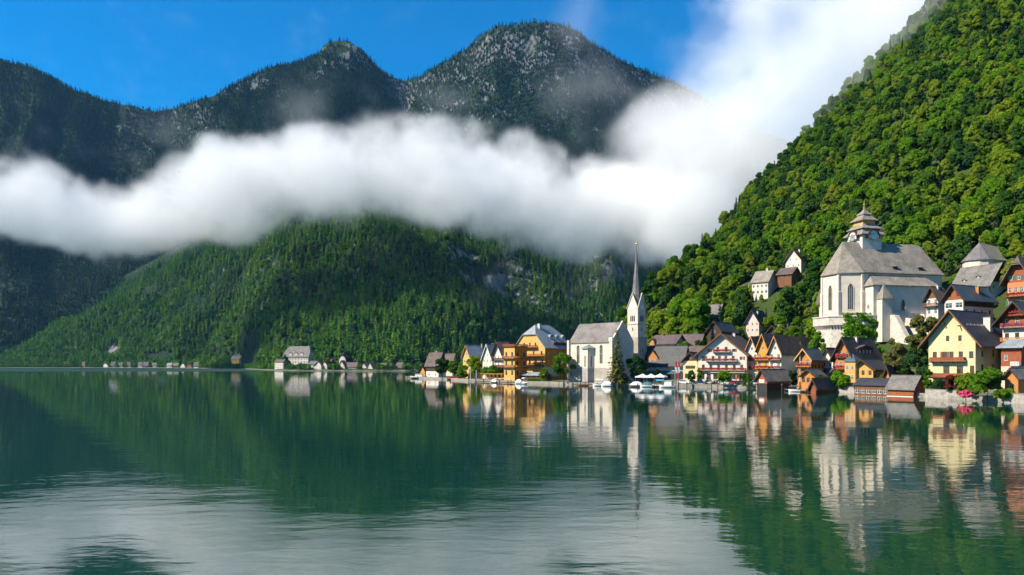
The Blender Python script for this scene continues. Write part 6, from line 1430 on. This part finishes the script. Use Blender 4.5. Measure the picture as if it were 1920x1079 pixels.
def hill_points(h, n, px0, px1, t0, t1, seed):
    r = np.random.default_rng(seed)
    px = r.uniform(px0, px1, n * 4); t = r.uniform(t0, t1, n * 4)
    D0 = h.foot(px); D1, _ = h.ridge(px); D = D0 + (D1 - D0) * t
    w = D * (D1 - D0); keep = r.random(len(px)) < w / w.max()
    px, t = px[keep][:n], t[keep][:n]
    x, D, z = h.z(px, t); yy = HY - (z - CH) / D * F
    return px, t, x, D, z, yy

def thin(x, y, dist, z=None):
    """Drop points that stand closer than dist to one already kept."""
    cell = {}; keep = []
    for i in range(len(x)):
        c = (int(x[i] // dist), int(y[i] // dist)); ok = True
        for a in (-1, 0, 1):
            for b in (-1, 0, 1):
                for j in cell.get((c[0] + a, c[1] + b), ()):
                    if (x[i] - x[j]) ** 2 + (y[i] - y[j]) ** 2 < dist * dist: ok = False
        if ok: cell.setdefault(c, []).append(i); keep.append(i)
    return np.array(keep)

# steep green hillside on the right
px, t, x, D, z, yy = hill_points(RIGHT, 42000, 1165, 2450, 0.0, 1.12, 5)
k = thin(x, D, 4.3); px, t, x, D, z, yy = (q[k] for q in (px, t, x, D, z, yy))
clear = np.zeros(len(px), bool)
for (fx, fy, fr, fz) in FOOT: clear |= (np.hypot(x - fx, D - fy) < fr + 1.0)
for (a, y, ra, ry) in ((1268, 575, 22, 17), (1232, 607, 18, 12), (1398, 547, 20, 12), (1545, 500, 1, 1)): clear |= (((px - a) / ra) ** 2 + ((yy - y) / ry) ** 2 < 1)
# open sight lines to the church, the chapel and the houses on the slope
cap = np.full(len(px), 9.0)                          # trees in front of those houses stay low
for (a0, a1, ytop, Dm) in SIGHT:
    q = (px > a0) & (px < a1) & (D < Dm); room = (yy - ytop) * D / F / 16.0; clear |= q & (room < 0.14); cap = np.where(q, np.minimum(cap, np.maximum(room, .14)), cap)
k = ~clear; px, t, x, D, z, yy, cap = (q[k] for q in (px, t, x, D, z, yy, cap))
r_ = np.random.default_rng(9)
con = r_.random(len(px)) < np.where(t > 0.9, 0.18, 0.07 + 0.12 * (fbm(x / 70, D / 70, 2, 90) > 0.2))
scl = r_.choice([.36, .48, .62, .82, 1.15], len(px)) * r_.uniform(.85, 1.1, len(px)) * np.where(con, 0.75, 1.0); scl = np.minimum(scl * np.interp(D, [200, 320], [0.62, 1.0]), cap)
idx = np.where(con, 5 + r_.integers(0, 2, len(px)), np.clip((r_.random(len(px)) * 3 + 2 * (fbm(x / 55, D / 55, 3, 120) + .5)).astype(int), 0, 4))
rot = r_.uniform(0, 6.28, len(px))
vis = (px > 1190) & (px < 1925) & (yy > -5) & (yy < 690)
order = np.argsort(np.where(vis, D - 40 * (yy < 600), 1e9))
ind = order[:300]
def where(a, sc):
    z_ = 'near the slender church spire' if a < 1300 else 'above the big white hotel' if a < 1400 else 'around the white houses on the slope' if a < 1530 else 'behind the hillside church' if a < 1780 else 'behind the chapel at the right edge'
    return ('small' if sc < .62 else 'large' if sc > .92 else 'middle-sized'), z_
for i in ind:
    kk = int(idx[i]); size_, zone = where(px[i], scl[i])
    if kk >= 5: place_tree('conifer_tree', f'{size_} dark pointed conifer in the hillside forest {zone}', (x[i], D[i], z[i] - .5), CONS[kk - 5], CTR[kk - 5], float(scl[i]), float(rot[i]), f'conifers {zone}')
    else: place_tree('broadleaf_tree', f'{size_} round-crowned green broadleaf tree in the hillside forest {zone}', (x[i], D[i], z[i] - .5), CROWNS[kk], TRUNKS[kk], float(scl[i]), float(rot[i]), f'broadleaf trees {zone}')
rest = np.setdiff1d(np.arange(len(px)), ind)
pr = [proto('p%d' % i, m_, None) for i, m_ in enumerate(CROWNS + CONS)]
scatter('hillside_forest', 'dense green forest covering the upper part of the steep right hillside', np.stack([x, D, z - .5], 1)[rest], scl[rest], rot[rest], idx[rest], pr)
print('right hill trees', len(px), 'mass', len(rest))

# far woods: small low trees, one mass for each hill
FARC = [conifer_mesh('far_conifer', 3.3, 20, 9, 2.2, 1.7, 21), conifer_mesh('far_conifer', 2.9, 24, 10, 2, 1.6, 22)]
FARB = [crown_mesh('far_broad', 5.0, 12, 3, 9, 120, 2.0, 23), crown_mesh('far_broad', 4.5, 13, 3, 8, 110, 1.9, 24)]
fpr = [proto('f%d' % i, m_, M['leaf_far']) for i, m_ in enumerate(FARC + FARB)]
fpd = [proto('g%d' % i, m_.copy(), None) for i, m_ in enumerate(FARC + FARB)]
for q in fpd: q.data.materials[0] = M['leaf_far_dark']
def far_forest(h, name, label, n, px0, px1, t0, t1, seed, dist, rockf, broad, clearings=(), sc=1.0, band=None, kinds=None):
    px, t, x, D, z, yy = hill_points(h, n, px0, px1, t0, t1, seed)
    k = thin(x, D, dist); px, t, x, D, z, yy = (q[k] for q in (px, t, x, D, z, yy))
    r = np.random.default_rng(seed + 1); nb = 0; bsc = np.zeros(0)
    rk = rockf(px, t, x, D, z) + 0.55 * fbm(x / 90, D / 90, 4, seed + 3)
    k = (rk < 0.40) | (r.random(len(px)) < 0.12)
    for (fx, fy, fr, fz) in FOOT: k &= (np.hypot(x - fx, D - fy) > fr + 4) & ~((np.abs(x - fx * D / fy) < fr + 3) & (D < fy) & (fy > 700))
    for (a, y, ra, ry) in clearings: k &= (((px - a) / ra) ** 2 + ((yy - y) / ry) ** 2 > 1)
    px, t, x, D, z, yy = (q[k] for q in (px, t, x, D, z, yy))
    if band is not None:                              # trees and bushes along the far waterline
        bp = r.uniform(band[0], band[1], band[2]); bD = h.foot(bp) + r.uniform(-14, 16, band[2]); bx = (bp - CX) / F * bD
        ok = np.ones(len(bp), bool)
        for (fx, fy, fr, fz) in FOOT: ok &= (np.hypot(bx - fx, bD - fy) > fr + 1.5) & ~((np.abs(bx - fx * bD / fy) < fr * 1.1) & (bD < fy) & (fy - bD < 40))
        ok &= (bp < 500) | (r.random(len(bp)) < .35)
        nb = ok.sum(); bsc = r.uniform(.22, .65, nb)
        px, t, x, D = (np.concatenate([a, b_]) for a, b_ in ((px, bp[ok]), (t, 0 * bp[ok]), (x, bx[ok]), (D, bD[ok]))); z = np.concatenate([z, 1.6 + 0 * bp[ok]])
    b = (r.random(len(px)) < broad(px, t, x, D)) | (t == 0)
    idx = np.where(b, 2 + r.integers(0, 2, len(px)), r.integers(0, 2, len(px)))
    scatter(name, label, np.stack([x, D, z - 1], 1), np.concatenate([r.uniform(0.65, 1.15, len(px) - nb) * sc, bsc]), r.uniform(0, 6.28, len(px)), idx, kinds or fpr)
    print(name, len(px))
far_forest(MID, 'valley_forest', 'mixed forest of the wooded hill across the lake below the clouds', 60000, -80, 1330, 0.02, 0.95, 41, 5.6, rock_mid,
           lambda px, t, x, D: np.clip(0.75 - 0.9 * t - (px - 350) / 1500, 0.08, 0.8) + 0.35 * fbm(x / 120, D / 120, 2, 77), ((545, 652, 40, 10), (300, 672, 30, 9), (213, 662, 13, 9)), band=(-60, 800, 3600))
far_forest(LEFT, 'far_forest', 'dark bluish forest on the far slope at the left under the clouds', 16000, -80, 450, 0.05, 1.0, 51, 8.0, rock_left, lambda px, t, x, D: 0.2 + 0 * px, kinds=fpd)
far_forest(TOP, 'mountain_forest', 'dark conifer forest on the high mountains above the clouds', 90000, -60, 1420, 0.35, 1.01, 61, 6.2, rock_top, lambda px, t, x, D: 0.1 + 0 * px, sc=0.85, kinds=fpd)
# ------------------------------------------------------------------ cloud bank (fog volume in the valley)
def mat_cloud(dens):
    t = NT('cloud_vapour')
    pv = t.n('ShaderNodeVolumePrincipled')
    pv.inputs['Color'].default_value = (0.999, 0.999, 1.0, 1)
    pv.inputs['Density'].default_value = dens
    pv.inputs['Anisotropy'].default_value = -0.25
    pv.inputs['Density Attribute'].default_value = 'density'
    t.l(pv.outputs[0], t.out.inputs['Volume'])
    return t.m

def cloud(name, label, fields, lo, hi, voxel, mat):
    """One fog volume: each field is (billows, strength, threshold, softness, noise amount, noise scale, seed)."""
    me = bpy.data.meshes.new(name); me.materials.append(mat)
    o = bpy.data.objects.new(name, me); COL.objects.link(o)
    ng = bpy.data.node_groups.new(name, 'GeometryNodeTree')
    ng.interface.new_socket('Geometry', in_out='INPUT', socket_type='NodeSocketGeometry'); ng.interface.new_socket('Geometry', in_out='OUTPUT', socket_type='NodeSocketGeometry')
    N = ng.nodes; L = ng.links
    pos = N.new('GeometryNodeInputPosition').outputs[0]
    def mth(op, a, b=None, c=None):
        nd = N.new('ShaderNodeMath'); nd.operation = op
        for k, v in enumerate((a, b, c)):
            if v is None: continue
            if hasattr(v, 'is_linked'): L.new(v, nd.inputs[k])
            else: nd.inputs[k].default_value = v
        return nd.outputs[0]
    def vm(op, a, b):
        nd = N.new('ShaderNodeVectorMath'); nd.operation = op
        for k, v in enumerate((a, b)):
            if hasattr(v, 'is_linked'): L.new(v, nd.inputs[k])
            else: nd.inputs[k].default_value = v
        return nd.outputs[0]
    def noise(scale_, detail, vec, w, rough=.66):
        nd = N.new('ShaderNodeTexNoise'); nd.noise_dimensions = '4D'; nd.inputs['W'].default_value = w
        nd.inputs['Scale'].default_value = scale_; nd.inputs['Detail'].default_value = detail; nd.inputs['Roughness'].default_value = rough
        L.new(vec, nd.inputs['Vector']); return nd
    total = None
    for (blobs, strength, thr, soft, amp, scale, seed) in fields:
        wn_ = noise(scale * 0.6, 3, pos, seed + 3.1)
        wp = vm('ADD', pos, vm('MULTIPLY', vm('SUBTRACT', wn_.outputs['Color'], (0.5, 0.5, 0.5)), (170, 120, 110)))
        field = None
        for (c, r, k) in blobs:
            q = vm('DIVIDE', vm('SUBTRACT', wp, tuple(c)), tuple(r))
            ln = N.new('ShaderNodeVectorMath'); ln.operation = 'LENGTH'; L.new(q, ln.inputs[0])
            d = mth('MAXIMUM', mth('MULTIPLY', mth('SUBTRACT', 1.0, ln.outputs['Value']), k), 0.0)
            field = d if field is None else mth('SMOOTH_MAX', field, d, 0.12)
        nz = noise(scale, 7, wp, seed)
        f = mth('ADD', field, mth('MULTIPLY', mth('MULTIPLY', mth('SUBTRACT', nz.outputs[0], 0.5), amp), mth('MINIMUM', 1.0, mth('ADD', 0.03, mth('MULTIPLY', field, 4.5)))))
        nd = N.new('ShaderNodeMapRange'); nd.interpolation_type = 'SMOOTHSTEP'
        L.new(f, nd.inputs[0]); nd.inputs[1].default_value = thr; nd.inputs[2].default_value = thr + soft; nd.inputs[3].default_value = 0; nd.inputs[4].default_value = strength
        dn = mth('MULTIPLY', nd.outputs[0], mth('GREATER_THAN', field, 0.001))
        total = dn if total is None else mth('ADD', total, dn)
    vc = N.new('GeometryNodeVolumeCube'); L.new(total, vc.inputs['Density'])
    vc.inputs['Min'].default_value = lo; vc.inputs['Max'].default_value = hi
    for k, ax in enumerate(('Resolution X', 'Resolution Y', 'Resolution Z')): vc.inputs[ax].default_value = max(4, int((hi[k] - lo[k]) / voxel))
    sm = N.new('GeometryNodeSetMaterial'); sm.inputs['Material'].default_value = mat; L.new(vc.outputs[0], sm.inputs[0])
    go = N.new('NodeGroupOutput'); L.new(sm.outputs[0], go.inputs[0])
    md = o.modifiers.new('vapour', 'NODES'); md.node_group = ng
    tag(o, label, 'cloud', kind='stuff'); return o

def B(px, y, D, rpx, ry, rD, k=1.0):
    return (P(px, y, D), (rpx / F * D, rD, ry / F * D), k)

bank = [B(q[0], q[1] + 8, 1290, q[2], q[3] * .9, 150) for q in ((-170, 370, 240, 120), (40, 372, 200, 118), (180, 402, 180, 92), (310, 412, 170, 70), (400, 365, 160, 120), (480, 328, 140, 115),
        (600, 322, 180, 128), (720, 310, 160, 125), (860, 330, 200, 125), (1000, 362, 200, 125), (1130, 392, 200, 128), (1250, 395, 180, 130))]
veil = [B(1300, 350, 1200, 220, 200, 180, .95), B(1270, 260, 1220, 150, 120, 150, .85), B(1420, 270, 1180, 220, 200, 180, .9), B(1530, 180, 1150, 220, 200, 180, .9), B(1640, 90, 1120, 230, 190, 180, .9), B(1740, 0, 1100, 230, 170, 180, .9), B(1340, 230, 1200, 190, 110, 150, .8), B(1400, 110, 1200, 210, 110, 150, .8), B(1460, 10, 1200, 240, 90, 150, .75)]
wisp = [B(1085, 30, 1350, 110, 85, 100, .7), B(1080, 165, 1350, 130, 95, 110, .75), B(1190, 225, 1300, 120, 90, 110, .8), B(560, 205, 1350, 80, 60, 100, .7), B(300, 245, 1350, 110, 45, 100, .6), B(850, 190, 1350, 90, 50, 90, .55)]
mist = [B(1525, 225, 740, 70, 45, 60), B(1590, 150, 760, 95, 75, 60), B(1665, 70, 780, 110, 90, 60), B(1750, -10, 790, 95, 80, 60)]
cloud('cloud_bank', 'thick white cloud bank lying across the valley and rising behind the green hillside',
      [(bank, 1.0, 0.14, 0.34, 2.2, 1 / 95.0, 0.0), (veil, 0.72, 0.16, 0.5, 1.5, 1 / 150.0, 4.0), (wisp, 0.13, 0.16, 0.6, 1.5, 1 / 110.0, 8.0), (mist, 0.30, 0.10, 0.6, .9, 1 / 90.0, 2.0)],
      (-1400, 670, 110), (900, 1500, 780), 7.5, mat_cloud(0.0135))
# ------------------------------------------------------------------ air: one closed box of even, thin haze round everything
t = NT('haze_air'); pv = t.n('ShaderNodeVolumePrincipled')
pv.inputs['Color'].default_value = (0.20, 0.52, 1.0, 1); pv.inputs['Density'].default_value = HAZE; pv.inputs['Anisotropy'].default_value = 0.0
t.l(pv.outputs[0], t.out.inputs['Volume'])
hz = MB().box(-4300, -2100, -4, 4300, 4700, 2000).build('haze', t.m); tag(hz, 'thin blue morning haze filling the valley', 'haze', kind='stuff'); hz.display_type = 'WIRE'
